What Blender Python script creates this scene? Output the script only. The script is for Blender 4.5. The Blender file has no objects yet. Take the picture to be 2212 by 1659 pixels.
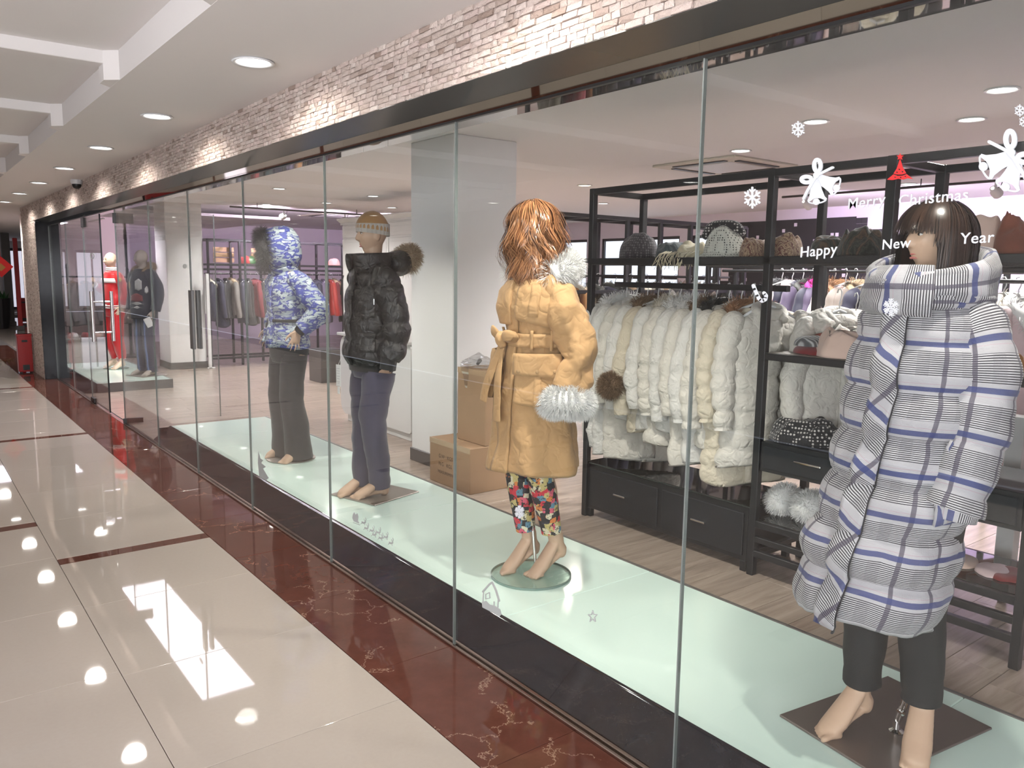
import bpy, math, random
from mathutils import Vector, Matrix, noise
random.seed(7)
SC = bpy.context.scene
COL = SC.collection
PI = math.pi
R = math.radians

# ------------------------------------------------------------------ camera
FPX, YAW, PITCH, ROLL = 1722.07, 0.658477, -0.13637, 0.0137256
EYE = Vector((0, 0, 1.6))
_fw = Vector((math.sin(YAW)*math.cos(PITCH), math.cos(YAW)*math.cos(PITCH), math.sin(PITCH)))
_r = Vector((math.cos(YAW), -math.sin(YAW), 0)); _u = _r.cross(_fw)
_r2 = math.cos(ROLL)*_r + math.sin(ROLL)*_u; _u2 = -math.sin(ROLL)*_r + math.cos(ROLL)*_u
cam = bpy.data.cameras.new('camera'); camo = bpy.data.objects.new('camera', cam); COL.objects.link(camo)
camo.matrix_world = Matrix(((_r2.x, _u2.x, -_fw.x, EYE.x), (_r2.y, _u2.y, -_fw.y, EYE.y), (_r2.z, _u2.z, -_fw.z, EYE.z), (0, 0, 0, 1)))
cam.sensor_fit = 'HORIZONTAL'; cam.sensor_width = 36; cam.lens = FPX/2212*36; cam.clip_start = .05; cam.clip_end = 200
SC.camera = camo

def ray(px, py):
    return _fw*FPX + _r2*(px-1106) - _u2*(py-829.5)
def atx(px, py, X):
    d = ray(px, py); return EYE + d*((X-EYE.x)/d.x)
def aty(px, py, Y):
    d = ray(px, py); return EYE + d*((Y-EYE.y)/d.y)
def atz(px, py, Z):
    d = ray(px, py); return EYE + d*((Z-EYE.z)/d.z)

# ------------------------------------------------------------------ world, exposure
w = bpy.data.worlds.new('world'); SC.world = w; w.use_nodes = True
w.node_tree.nodes['Background'].inputs[0].default_value = (.80, .84, 1, 1)
w.node_tree.nodes['Background'].inputs[1].default_value = 1.0
SC.view_settings.view_transform = 'Standard'; SC.view_settings.look = 'None'
SC.view_settings.exposure = 0.36; SC.view_settings.gamma = 1.0
SC.view_settings.use_curve_mapping = False
SC.cycles.max_bounces = 5; SC.cycles.diffuse_bounces = 3; SC.cycles.glossy_bounces = 3; SC.cycles.transmission_bounces = 3
SC.cycles.transparent_max_bounces = 16; SC.cycles.caustics_reflective = False; SC.cycles.caustics_refractive = False
SC.cycles.sample_clamp_indirect = 6.0; SC.cycles.use_light_tree = False
E_CORR = 1.0      # corridor lamp gain
E_SHOP = 1.35      # shop lamp gain

# ------------------------------------------------------------------ node helpers / materials
class NT:
    def __init__(s, name):
        s.m = bpy.data.materials.new(name); s.m.use_nodes = True
        s.t = s.m.node_tree; s.bs = s.t.nodes['Principled BSDF']; s.out = s.t.nodes['Material Output']
    def n(s, typ, **k):
        nd = s.t.nodes.new(typ)
        for a, b in k.items(): setattr(nd, a, b)
        return nd
    def l(s, a, b): s.t.links.new(a, b)
    def v(s, nd, i, val):
        if hasattr(val, 'is_output'): s.l(val, nd.inputs[i])
        else: nd.inputs[i].default_value = val
    def math(s, op, a, b=None, c=None):
        nd = s.n('ShaderNodeMath', operation=op); s.v(nd, 0, a)
        if b is not None: s.v(nd, 1, b)
        if c is not None: s.v(nd, 2, c)
        return nd.outputs[0]
    def band(s, x, period, lo, hi):
        f = s.math('FRACT', s.math('DIVIDE', x, period))
        return s.math('MULTIPLY', s.math('GREATER_THAN', f, lo), s.math('LESS_THAN', f, hi))
    def mix(s, f, a, b):
        nd = s.n('ShaderNodeMix', data_type='RGBA'); s.v(nd, 0, f)
        for i, c in ((6, a), (7, b)):
            s.v(nd, i, c if hasattr(c, 'is_output') else (*c[:3], 1))
        return nd.outputs[2]
    def noise(s, scale, detail=3, rough=.5, vec=None, dist=0):
        nd = s.n('ShaderNodeTexNoise'); nd.inputs['Scale'].default_value = scale; nd.inputs['Detail'].default_value = detail
        nd.inputs['Roughness'].default_value = rough; nd.inputs['Distortion'].default_value = dist
        s.l(vec if vec is not None else s.obj(), nd.inputs['Vector']); return nd
    def obj(s):
        if not hasattr(s, '_tc'): s._tc = s.n('ShaderNodeTexCoord')
        return s._tc.outputs['Object']
    def uv(s):
        s.obj(); return s._tc.outputs['UV']
    def world(s):
        if not hasattr(s, '_g'): s._g = s.n('ShaderNodeNewGeometry')
        return s._g.outputs['Position']
    def ramp(s, fac, stops):
        nd = s.n('ShaderNodeValToRGB'); e = nd.color_ramp.elements
        while len(e) < len(stops): e.new(.5)
        for el, (p, c) in zip(e, stops): el.position = p; el.color = (*c[:3], 1)
        s.l(fac, nd.inputs[0]); return nd.outputs[0]
    def bump(s, h, strength=.3, dist=.01):
        nd = s.n('ShaderNodeBump'); nd.inputs['Strength'].default_value = strength; nd.inputs['Distance'].default_value = dist
        s.l(h, nd.inputs['Height']); s.l(nd.outputs[0], s.bs.inputs['Normal'])
    def col(s, c): s.v(s.bs, 'Base Color', c if hasattr(c, 'is_output') else (*c[:3], 1))
    def p(s, **k):
        for a, b in k.items():
            nm = {'rough': 'Roughness', 'metal': 'Metallic', 'spec': 'Specular IOR Level', 'coat': 'Coat Weight', 'coatr': 'Coat Roughness',
                  'sheen': 'Sheen Weight', 'sub': 'Subsurface Weight', 'emit': 'Emission Strength', 'alpha': 'Alpha'}[a]
            s.v(s.bs, nm, b)
        return s

M = {}
def simple(name, c, rough=.5, metal=0, noise_amt=0, nscale=30, bump=0, bscale=80, bdist=.004, **k):
    t = NT(name); t.p(rough=rough, metal=metal, **k)
    if noise_amt:
        nz = t.noise(nscale, 4)
        t.col(t.mix(nz.outputs['Fac'], [x*(1-noise_amt) for x in c], [min(1, x*(1+noise_amt)) for x in c]))
    else: t.col(c)
    if bump: t.bump(t.noise(bscale, 3).outputs['Fac'], bump, bdist)
    M[name] = t.m; return t.m

def emis(name, c, strength):
    t = NT(name); t.col((.8, .8, .8)); t.bs.inputs['Emission Color'].default_value = (*c, 1); t.p(emit=strength); M[name] = t.m; return t.m

def srgb(r, g, b):
    f = lambda x: (x/255/12.92) if x/255 <= .04045 else ((x/255+.055)/1.055)**2.4
    return (f(r), f(g), f(b))

def m_glass(name, tint, f0=.04, power=5, gain=.96):
    t = NT(name); nt = t.t; nt.nodes.remove(t.bs)
    tr = t.n('ShaderNodeBsdfTransparent'); tr.inputs[0].default_value = (*tint, 1)
    gl = t.n('ShaderNodeBsdfGlossy'); gl.inputs['Roughness'].default_value = 0.0; gl.inputs[0].default_value = (1, 1, 1, 1)
    lw = t.n('ShaderNodeLayerWeight'); lw.inputs['Blend'].default_value = .5
    fac = t.math('MULTIPLY_ADD', t.math('POWER', lw.outputs['Facing'], power), gain, f0)
    mx = t.n('ShaderNodeMixShader'); t.l(fac, mx.inputs[0]); t.l(tr.outputs[0], mx.inputs[1]); t.l(gl.outputs[0], mx.inputs[2])
    t.l(mx.outputs[0], t.out.inputs[0]); M[name] = t.m; return t.m

# ------------------------------------------------------------------ mesh builder
class MB:
    def __init__(s): s.v = []; s.f = []; s.uv = []; s.hasuv = False
    def add(s, vs, fs, uvs=None):
        o = len(s.v); s.v += [tuple(x) for x in vs]
        for i, f in enumerate(fs):
            s.f.append(tuple(o+k for k in f))
            if uvs is not None: s.uv.append(uvs[i]); s.hasuv = True
            else: s.uv.append([(0, 0)]*len(f))
        return s
    def box(s, a, b):
        x0, y0, z0 = a; x1, y1, z1 = b
        vs = [(x0,y0,z0),(x1,y0,z0),(x1,y1,z0),(x0,y1,z0),(x0,y0,z1),(x1,y0,z1),(x1,y1,z1),(x0,y1,z1)]
        return s.add(vs, [(0,3,2,1),(4,5,6,7),(0,1,5,4),(1,2,6,5),(2,3,7,6),(3,0,4,7)])
    def cbox(s, a, b, c=.004):
        """box with chamfered edges"""
        a = Vector(a); b = Vector(b); m = (a+b)/2; h = (b-a)/2
        c = min(c, *(abs(t)*.45 for t in h))
        vs = []; idx = {}
        for sx in (-1, 1):
            for sy in (-1, 1):
                for sz in (-1, 1):
                    for ax in range(3):
                        d = [h.x-c, h.y-c, h.z-c]; d[ax] = h[ax]
                        idx[(sx, sy, sz, ax)] = len(vs); vs.append((m.x+sx*d[0], m.y+sy*d[1], m.z+sz*d[2]))
        fs = []
        S = (-1, 1)
        for q in S:
            fs.append([idx[(q, y, z, 0)] for y, z in ((-1,-1),(1,-1),(1,1),(-1,1))][::q])
            fs.append([idx[(x, q, z, 1)] for z, x in ((-1,-1),(1,-1),(1,1),(-1,1))][::q])
            fs.append([idx[(x, y, q, 2)] for x, y in ((-1,-1),(1,-1),(1,1),(-1,1))][::q])
        for p in S:
            for q in S:
                k = p*q
                fs.append([idx[(p,q,-1,0)], idx[(p,q,-1,1)], idx[(p,q,1,1)], idx[(p,q,1,0)]][::k])
                fs.append([idx[(p,-1,q,2)], idx[(p,-1,q,0)], idx[(p,1,q,0)], idx[(p,1,q,2)]][::k])
                fs.append([idx[(-1,p,q,1)], idx[(-1,p,q,2)], idx[(1,p,q,2)], idx[(1,p,q,1)]][::k])
                for r_ in S:
                    fs.append([idx[(p,q,r_,0)], idx[(p,q,r_,1)], idx[(p,q,r_,2)]][::p*q*r_])
        return s.add(vs, fs)
    def prism(s, poly, axis, a, b):
        """extrude 2D polygon along axis ('x','y','z') from a to b"""
        def P(u, v, t): return {'x': (t, u, v), 'y': (u, t, v), 'z': (u, v, t)}[axis]
        n = len(poly); vs = [P(u, v, a) for u, v in poly]+[P(u, v, b) for u, v in poly]
        fs = [tuple(range(n)), tuple(range(2*n-1, n-1, -1))]+[(i, i+n, (i+1) % n+n, (i+1) % n) for i in range(n)]
        return s.add(vs, fs)
    def loft(s, rings, cap0=True, cap1=True, closed=True, uscale=None, v0=0):
        n = len(rings[0]); m = len(rings); vs = [p for r_ in rings for p in r_]; fs = []; uvs = []
        L = [v0]
        for j in range(1, m):
            L.append(L[-1]+sum((Vector(rings[j][k])-Vector(rings[j-1][k])).length for k in range(0, n, max(1, n//6)))/len(range(0, n, max(1, n//6))))
        if uscale is None:
            mid = rings[m//2]; uscale = sum((Vector(mid[k])-Vector(mid[(k+1) % n])).length for k in range(n))
        kk = n if closed else n-1
        for j in range(m-1):
            for k in range(kk):
                k2 = (k+1) % n
                fs.append((j*n+k, j*n+k2, (j+1)*n+k2, (j+1)*n+k))
                u0, u1 = k/n*uscale, (k+1)/n*uscale
                uvs.append([(u0, L[j]), (u1, L[j]), (u1, L[j+1]), (u0, L[j+1])])
        for c, j in ((cap0, 0), (cap1, m-1)):
            if c and closed:
                ci = len(vs); cc = sum((Vector(p) for p in rings[j]), Vector())/n; vs.append(cc)
                for k in range(n):
                    k2 = (k+1) % n
                    fs.append((ci, j*n+k2, j*n+k) if j == 0 else (ci, j*n+k, j*n+k2))
                    uvs.append([(.5*uscale, L[j]), (k2/n*uscale, L[j]), (k/n*uscale, L[j])])
        return s.add(vs, fs, uvs)
    def tube(s, pts, rad, n=10, cap=True, flat=1.0, up=None, round_caps=False):
        """tube through points; rad a number or list; flat squashes along the frame's second axis"""
        pts = [Vector(p) for p in pts]; m = len(pts)
        if not isinstance(rad, (list, tuple)): rad = [rad]*m
        rad = list(rad)
        if round_caps:
            d0 = (pts[0]-pts[1]).normalized(); d1 = (pts[-1]-pts[-2]).normalized(); a, b = rad[0], rad[-1]
            pre = [(pts[0]+d0*a*math.sin(t), a*math.cos(t)) for t in (R(80), R(50), R(25))]
            post = [(pts[-1]+d1*b*math.sin(t), b*math.cos(t)) for t in (R(25), R(50), R(80))]
            pts = [p for p, _ in pre]+pts+[p for p, _ in post]; rad = [q for _, q in pre]+rad+[q for _, q in post]; m = len(pts)
        rings = []; ref = Vector(up) if up is not None else None
        for i in range(m):
            d = (pts[min(i+1, m-1)]-pts[max(i-1, 0)]).normalized()
            if ref is None:
                ref = Vector((0, 0, 1)) if abs(d.z) < .9 else Vector((0, 1, 0))
            a = ref.cross(d)
            if a.length < 1e-4: a = Vector((1, 0, 0)).cross(d)
            a.normalize(); b = d.cross(a).normalized(); ref = b
            rings.append([pts[i]+a*rad[i]*math.cos(t)+b*rad[i]*flat*math.sin(t) for t in (2*PI*k/n for k in range(n))])
        return s.loft(rings, cap, cap)
    def lathe(s, prof, n=24, c=(0, 0, 0), cap=True):
        rings = [[(c[0]+r_*math.cos(2*PI*k/n), c[1]+r_*math.sin(2*PI*k/n), c[2]+z) for k in range(n)] for r_, z in prof]
        return s.loft(rings, cap, cap)
    def ball(s, c, r3, nu=16, nv=10):
        rx, ry, rz = (r3, r3, r3) if not isinstance(r3, (tuple, list)) else r3
        rings = []
        for j in range(nv+1):
            t = -PI/2+PI*(j+.02)/(nv+.04); z = math.sin(t); q = math.cos(t)
            rings.append([(c[0]+rx*q*math.cos(2*PI*k/nu), c[1]+ry*q*math.sin(2*PI*k/nu), c[2]+rz*z) for k in range(nu)])
        return s.loft(rings)
    def grid(s, nu, nv, fn):
        vs = [fn(i/nu, j/nv) for j in range(nv+1) for i in range(nu+1)]
        fs = [(j*(nu+1)+i, j*(nu+1)+i+1, (j+1)*(nu+1)+i+1, (j+1)*(nu+1)+i) for j in range(nv) for i in range(nu)]
        uvs = [[(i/nu, j/nv), ((i+1)/nu, j/nv), ((i+1)/nu, (j+1)/nv), (i/nu, (j+1)/nv)] for j in range(nv) for i in range(nu)]
        return s.add(vs, fs, uvs)
    def ribbon(s, pts, w, up):
        """flat strand strip, width list w"""
        vs = []; m = len(pts)
        for i in range(m):
            d = (pts[min(i+1, m-1)]-pts[max(i-1, 0)]); a = d.cross(up)
            if a.length < 1e-6: a = Vector((1, 0, 0))
            a.normalize(); ww = w[i] if isinstance(w, list) else w
            vs += [pts[i]-a*ww, pts[i]+a*ww]
        return s.add(vs, [(2*i, 2*i+1, 2*i+3, 2*i+2) for i in range(m-1)])
    def xf(s, mat):
        s.v = [tuple(mat @ Vector(p)) for p in s.v]; return s
    def mesh(s, name, mat, smooth=False, angle=None):
        me = bpy.data.meshes.new(name); me.from_pydata(s.v, [], s.f)
        if s.hasuv:
            uvl = me.uv_layers.new(name='UVMap'); flat = []
            for u in s.uv:
                for a in u: flat += [a[0], a[1]]
            uvl.data.foreach_set('uv', flat)
        if smooth:
            me.polygons.foreach_set('use_smooth', [True]*len(me.polygons))
            if angle is not None:
                try: me.set_sharp_from_angle(angle=R(angle))
                except Exception: pass
        if mat is not None: me.materials.append(M[mat] if isinstance(mat, str) else mat)
        me.update(); return me
    def build(s, name, mat, parent=None, smooth=False, angle=None, loc=None, rz=None):
        o = bpy.data.objects.new(name, s.mesh(name, mat, smooth, angle)); COL.objects.link(o)
        if parent is not None: o.parent = parent
        if loc is not None: o.location = loc
        if rz is not None: o.rotation_euler = (0, 0, rz)
        return o

def inst(name, me, parent=None, loc=None, rz=None, scale=None, rot=None):
    o = bpy.data.objects.new(name, me); COL.objects.link(o)
    if parent is not None: o.parent = parent
    if loc is not None: o.location = loc
    if rz is not None: o.rotation_euler = (0, 0, rz)
    if rot is not None: o.rotation_euler = rot
    if scale is not None: o.scale = scale
    return o
def thing(name, label, cat, loc=(0, 0, 0), rz=0, group=None):
    o = bpy.data.objects.new(name, None); COL.objects.link(o); o.empty_display_size = .05
    o.location = loc; o.rotation_euler = (0, 0, rz); tag(o, label, cat, group); return o
def tag(o, label=None, cat=None, group=None, kind=None):
    if label: o['label'] = label
    if cat: o['category'] = cat
    if group: o['group'] = group
    if kind: o['kind'] = kind
    return o
def struct(o, label=None):
    o['kind'] = 'structure'
    if label: o['label'] = label
    return o
def copy_tree(o, parent=None):
    c = o.copy(); COL.objects.link(c); c.parent = parent
    for ch in list(o.children): copy_tree(ch, c)
    return c
def remesh(o, vox, smooth=4, subsurf=0):
    m = o.modifiers.new('skin', 'REMESH'); m.mode = 'VOXEL'; m.voxel_size = vox; m.use_smooth_shade = True
    s_ = o.modifiers.new('soft', 'SMOOTH'); s_.factor = .5; s_.iterations = smooth
    return o
ORD = ['first', 'second', 'third', 'fourth', 'fifth', 'sixth', 'seventh', 'eighth', 'ninth', 'tenth', 'eleventh', 'twelfth', 'thirteenth',
       'fourteenth', 'fifteenth', 'sixteenth', 'seventeenth', 'eighteenth', 'nineteenth', 'twentieth', 'twenty-first', 'twenty-second', 'twenty-third', 'twenty-fourth']
def lerp(a, b, t): return a+(b-a)*t
def interp(tab, z):
    """tab sorted rows (z, ...) -> smooth interpolated row"""
    if z <= tab[0][0]: return tab[0]
    if z >= tab[-1][0]: return tab[-1]
    for a, b in zip(tab, tab[1:]):
        if a[0] <= z <= b[0]:
            t = (z-a[0])/(b[0]-a[0]); t = t*t*(3-2*t)*.6+t*.4
            return tuple(lerp(p, q, t) for p, q in zip(a, b))
def nz(x, y, z, s=1.0): return noise.noise(Vector((x*s, y*s, z*s)))
def crease(x, y, z, s):
    """sharp valleys between soft bulges, with a finer octave"""
    a = abs(noise.noise(Vector((x*s, y*s, z*s)))); b = abs(noise.noise(Vector((x*s*2.1+5, y*s*2.1, z*s*2.1))))
    return (a*2.2)**.6+.45*(b*2.2)**.6-.85
# ------------------------------------------------------------------ materials
simple('paint_white', (.78, .745, .725), .75, bump=.04, bscale=140)
simple('paint_shop', (.78, .77, .765), .7)
simple('paint_violet_spill', (.80, .72, .80), .7)  # white walls, violet LED spill mixed into the colour
simple('paint_pink', (.80, .70, .68), .7)
simple('soffit_dark', (.050, .049, .047), .22, spec=.6)
simple('black_mirror', (.30, .29, .27), .025, metal=1)
simple('steel', (.62, .60, .58), .22, metal=1)
simple('rail_steel', (.50, .40, .36), .25, metal=1)
simple('chrome', (.8, .8, .8), .08, metal=1)
simple('dark_metal', (.03, .028, .027), .35, metal=.4)
simple('rack_black', (.012, .013, .015), .42, noise_amt=.3, nscale=60)
simple('black_glass_top', (.010, .011, .011), .04, spec=.7)
simple('shelf_top', (.20, .185, .16), .35)
simple('drawer_black', (.011, .013, .016), .5, noise_amt=.45, nscale=25)
simple('skirting_grey', (.10, .09, .085), .45)
simple('sealant', (.17, .19, .18), .3)
simple('pull_grey', (.16, .155, .15), .3, metal=.8)
simple('glass_edge', (.16, .24, .21), .15)
simple('white_gloss', (.72, .72, .70), .25)
simple('white_plastic', (.75, .75, .75), .4)
simple('decal_white', (.58, .60, .63), .5)
simple('decal_shaded', (.40, .42, .41), .5)  # white stickers in shade, the shade put into their colour
simple('decal_red', (.62, .012, .012), .45)
simple('decal_clear_edge', (.55, .55, .55), .4)
simple('red_paint', (.34, .006, .006), .35)
simple('red_paper', (.62, .01, .008), .6)
simple('black_plastic', (.012, .012, .012), .4)
simple('planter_black', (.01, .01, .012), .25)
simple('leaf_green', (.03, .10, .03), .5)
simple('grey_concrete', (.12, .115, .11), .6)
simple('window_frame', (.03, .028, .03), .4)
simple('ac_cream', (.62, .57, .48), .5)
simple('wood_pale', (.55, .36, .19), .5, noise_amt=.2, nscale=12)
simple('skin', (.52, .35, .245), .42, sub=0, spec=.35)
simple('skin_light', (.60, .46, .35), .4)
simple('skin_ghost', (.42, .36, .31), .45)
simple('lip', (.52, .16, .14), .35)
simple('eye_dark', (.02, .015, .012), .15)
simple('eye_white', (.7, .68, .65), .2)
m_glass('pane_glass', (.972, .985, .978), f0=.032, power=4.2, gain=.75)
m_glass('door_glass', (.96, .97, .965), f0=.035, power=4.5, gain=.8)
m_glass('base_glass', (.86, .935, .905), f0=.06)
m_glass('poly_bag', (.86, .87, .88), f0=.10, power=2.2, gain=.7)

def m_floor_tile():
    t = NT('floor_tile'); p = t.world()
    n1 = t.noise(1.6, 4, vec=p); n2 = t.noise(60, 2, vec=p)
    oi = t.n('ShaderNodeObjectInfo')
    f = t.math('MULTIPLY_ADD', n1.outputs['Fac'], .6, t.math('MULTIPLY', oi.outputs['Random'], .35))
    c = t.mix(f, (.43, .372, .318), (.50, .44, .385)); t.col(t.mix(t.math('MULTIPLY', n2.outputs['Fac'], .12), c, (.66, .62, .57)))
    t.p(rough=.028, spec=.55); M['floor_tile'] = t.m
m_floor_tile()
def m_brown():
    t = NT('brown_marble'); p = t.world()
    vo = t.n('ShaderNodeTexVoronoi', feature='DISTANCE_TO_EDGE'); vo.inputs['Scale'].default_value = 5.5
    nv = t.noise(7, 6, .65, vec=p)
    mixv = t.n('ShaderNodeMix', data_type='VECTOR'); mixv.inputs[0].default_value = .22; t.l(p, mixv.inputs[4]); t.l(nv.outputs['Color'], mixv.inputs[5])
    t.l(mixv.outputs[1], vo.inputs['Vector'])
    gate = t.noise(2.2, 3, vec=p)
    vein = t.math('MULTIPLY', t.math('LESS_THAN', vo.outputs['Distance'], .010), t.math('GREATER_THAN', gate.outputs['Fac'], .53))
    base = t.mix(nv.outputs['Fac'], (.075, .026, .018), (.16, .058, .040))
    t.col(t.mix(t.math('MULTIPLY', vein, .55), base, (.50, .33, .24))); t.p(rough=.03, spec=.5); M['brown_marble'] = t.m
m_brown()
def m_stone():
    t = NT('stone_brick'); g = t.n('ShaderNodeNewGeometry'); oi = t.n('ShaderNodeObjectInfo')
    f = t.math('FRACT', t.math('ADD', t.math('MULTIPLY', oi.outputs['Random'], 7.3), g.outputs['Random Per Island']))
    c = t.ramp(f, [(0, (.38, .28, .23)), (.12, (.58, .47, .41)), (.5, (.70, .59, .53)), (.72, (.70, .56, .51)), (1, (.80, .71, .64))])
    n1 = t.noise(55, 5, .7, vec=g.outputs['Position']); n2 = t.noise(180, 3, vec=g.outputs['Position'])
    t.col(t.mix(t.math('MULTIPLY', n1.outputs['Fac'], .22), c, (.46, .38, .33))); t.p(rough=.85)
    t.bump(t.math('ADD', n1.outputs['Fac'], t.math('MULTIPLY', n2.outputs['Fac'], .4)), .8, .012); M['stone_brick'] = t.m
m_stone()
def m_granite():
    t = NT('granite_black'); p = t.world(); n1 = t.noise(9, 5, .6, vec=p, dist=1.5); n2 = t.noise(240, 2, vec=p)
    sp = t.math('GREATER_THAN', n2.outputs['Fac'], .72)
    t.col(t.mix(t.math('MULTIPLY', sp, .5), t.mix(n1.outputs['Fac'], (.006, .007, .010), (.028, .030, .036)), (.12, .12, .13))); t.p(rough=.06, spec=.75); M['granite_black'] = t.m
m_granite()
simple('granite_jamb', (.010, .010, .012), .12, spec=.25, noise_amt=.6, nscale=14)
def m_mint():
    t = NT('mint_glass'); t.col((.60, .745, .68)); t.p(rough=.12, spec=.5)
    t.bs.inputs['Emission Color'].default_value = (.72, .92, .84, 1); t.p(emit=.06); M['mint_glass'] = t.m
m_mint()
def m_wood():
    t = NT('shop_plank'); p = t.world(); oi = t.n('ShaderNodeObjectInfo')
    mp = t.n('ShaderNodeMapping'); mp.inputs['Scale'].default_value = (1.1, 11, 1); t.l(p, mp.inputs['Vector'])
    off = t.n('ShaderNodeVectorMath', operation='ADD'); t.l(mp.outputs[0], off.inputs[0]); cb = t.n('ShaderNodeCombineXYZ')
    t.l(t.math('MULTIPLY', oi.outputs['Random'], 30), cb.inputs[0]); t.l(cb.outputs[0], off.inputs[1])
    n1 = t.noise(1.6, 6, .62, vec=off.outputs[0], dist=.8)
    c = t.ramp(n1.outputs['Fac'], [(.25, (.25, .195, .16)), (.5, (.36, .29, .24)), (.75, (.47, .385, .325))])
    t.col(t.mix(t.math('MULTIPLY', oi.outputs['Random'], .25), c, (.30, .24, .20))); t.p(rough=.22, spec=.4); M['shop_plank'] = t.m
m_wood()
emis('lamp_lens', (1, .97, .92), 9)
emis('lamp_warm', (1, .80, .50), 8)
emis('panel_lilac', (.82, .76, 1), 1.1)
emis('sky_glow', (.80, .84, 1), 1.3)
emis('window_dim', (.85, .85, 1), .55)
emis('panel_soft', (.86, .80, 1), .9)
for _k in ('lamp_lens', 'lamp_warm', 'panel_lilac', 'mint_glass', 'sky_glow', 'window_dim', 'panel_soft'):
    try: M[_k].cycles.emission_sampling = 'NONE'
    except Exception: M[_k].emission_sampling = 'NONE'
# ------------------------------------------------------------------ setting
XG = 1.82; XS = 1.652; ZC = 2.52; ZH = 2.20; ZS = 2.66; YE = 14.64   # glass plane, stone face, corridor ceiling, head, shop ceiling, shop end
PLAT = .12

def lamp(kind, loc, energy, color=(1, 1, 1), parent=None, rot=None, **k):
    d = bpy.data.lights.new('light', kind); d.energy = energy; d.color = color
    for a, b in k.items(): setattr(d, a, b)
    o = bpy.data.objects.new('light', d); COL.objects.link(o); o.location = loc
    if rot: o.rotation_euler = rot
    if parent: o.parent = parent
    return o

_ring = MB().lathe([(.085, 0), (.092, -.004), (.088, -.010), (.074, -.006), (.066, .02), (.066, .03)], 28, cap=False).mesh('trim_ring', 'white_plastic', True)
_lens = MB().lathe([(.0001, -.004), (.05, -.004), (.070, -.002), (.070, .012)], 24).mesh('lens', 'lamp_lens', True)
_lensw = MB().lathe([(.0001, -.004), (.05, -.004), (.070, -.002), (.070, .012)], 24).mesh('lens', 'lamp_warm', True)
def downlight(x, y, z, energy, label, group, color=(1, .95, .88), warm=False, s=1.0, spot=130, blend=.6, tilt=None):
    t = thing('ceiling_downlight', label, 'downlight', (x, y, z-.001), 0, group)
    inst('trim_ring', _ring, t, scale=(s, s, 1)); inst('lens', _lensw if warm else _lens, t, scale=(s, s, 1))
    if energy: lamp('SPOT', (0, 0, -.03), energy, color, t, rot=tilt, spot_size=R(spot), spot_blend=blend, shadow_soft_size=.09)
    return t

# --- corridor floor: cream tiles in columns, brown accent strips
fl = MB().box((-3.2, -4, -.06), (1.41, 34, -.012)).build('floor', 'grey_concrete'); struct(fl, 'polished cream tiled corridor floor')
def tile_mesh(w, d, mat='floor_tile', g=.0012): return MB().cbox((g, g, -.012), (w-g, d-g, 0), .0012).mesh('tile', mat)
_tm = {}
def put_tile(x, y, w, d, mat='floor_tile', name='tile'):
    k = (round(w, 3), round(d, 3), mat)
    if k not in _tm: _tm[k] = tile_mesh(w, d, mat)
    inst(name, _tm[k], fl, (x, y, 0))
STRIPS = {0: [(4.79, .10), (8.58, .10), (12.4, .10), (16.2, .1)], 1: [(1.9, .1), (5.62, .10), (9.4, .1), (13.2, .1), (17, .1)]}
for ci in range(5):
    x0 = .61-.8*ci; st = STRIPS[ci % 2]; cuts = [-.71+.8*k if ci != 1 else -.66+.8*k for k in range(-2, 28)]
    ys = sorted(cuts)
    for a, b in zip(ys, ys[1:]):
        segs = [(a, b)]
        for s0, d in st:
            new = []
            for p, q in segs:
                if s0+d <= p+.01 or s0 >= q-.01: new.append((p, q))
                else:
                    if s0-p > .02: new.append((p, s0))
                    if q-s0-d > .02: new.append((s0+d, q))
            segs = new
        for p, q in segs: put_tile(x0, p, .8, q-p)
    for s0, d in st: put_tile(x0, s0, .8, d, 'brown_marble', 'accent_strip')
# brown marble border under the shop front
bd = MB().box((1.41, -4, -.06), (1.845, 34, -.012)).build('trim_1', 'grey_concrete'); struct(bd, 'dark brown marble border strip along the shop front')
_bm = MB().cbox((.001, .001, -.012), (.389, .799, 0), .001).mesh('border_tile', 'brown_marble')
for k in range(-4, 24): inst('border_tile', _bm, bd, (1.411, .34+.8*k, 0))
# steel floor channel holding the panes
for i, (a, b) in enumerate(((-1.2, 8.93), (10.65, 13.24))):
    tr = MB().cbox((1.800, a, -.012), (1.814, b, .012), .003).cbox((1.826, a, -.012), (1.842, b, .014), .003).box((1.80, a, -.02), (1.842, b, -.006)).build('trim_%d' % (2+i), 'rail_steel')
    struct(tr, 'steel floor channel holding the glass panes')
# threshold at the doorway
struct(MB().cbox((1.80, 8.93, -.012), (1.842, 10.65, .002), .002).build('trim_4', 'rail_steel'), 'flat steel threshold at the glass doors')

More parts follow.
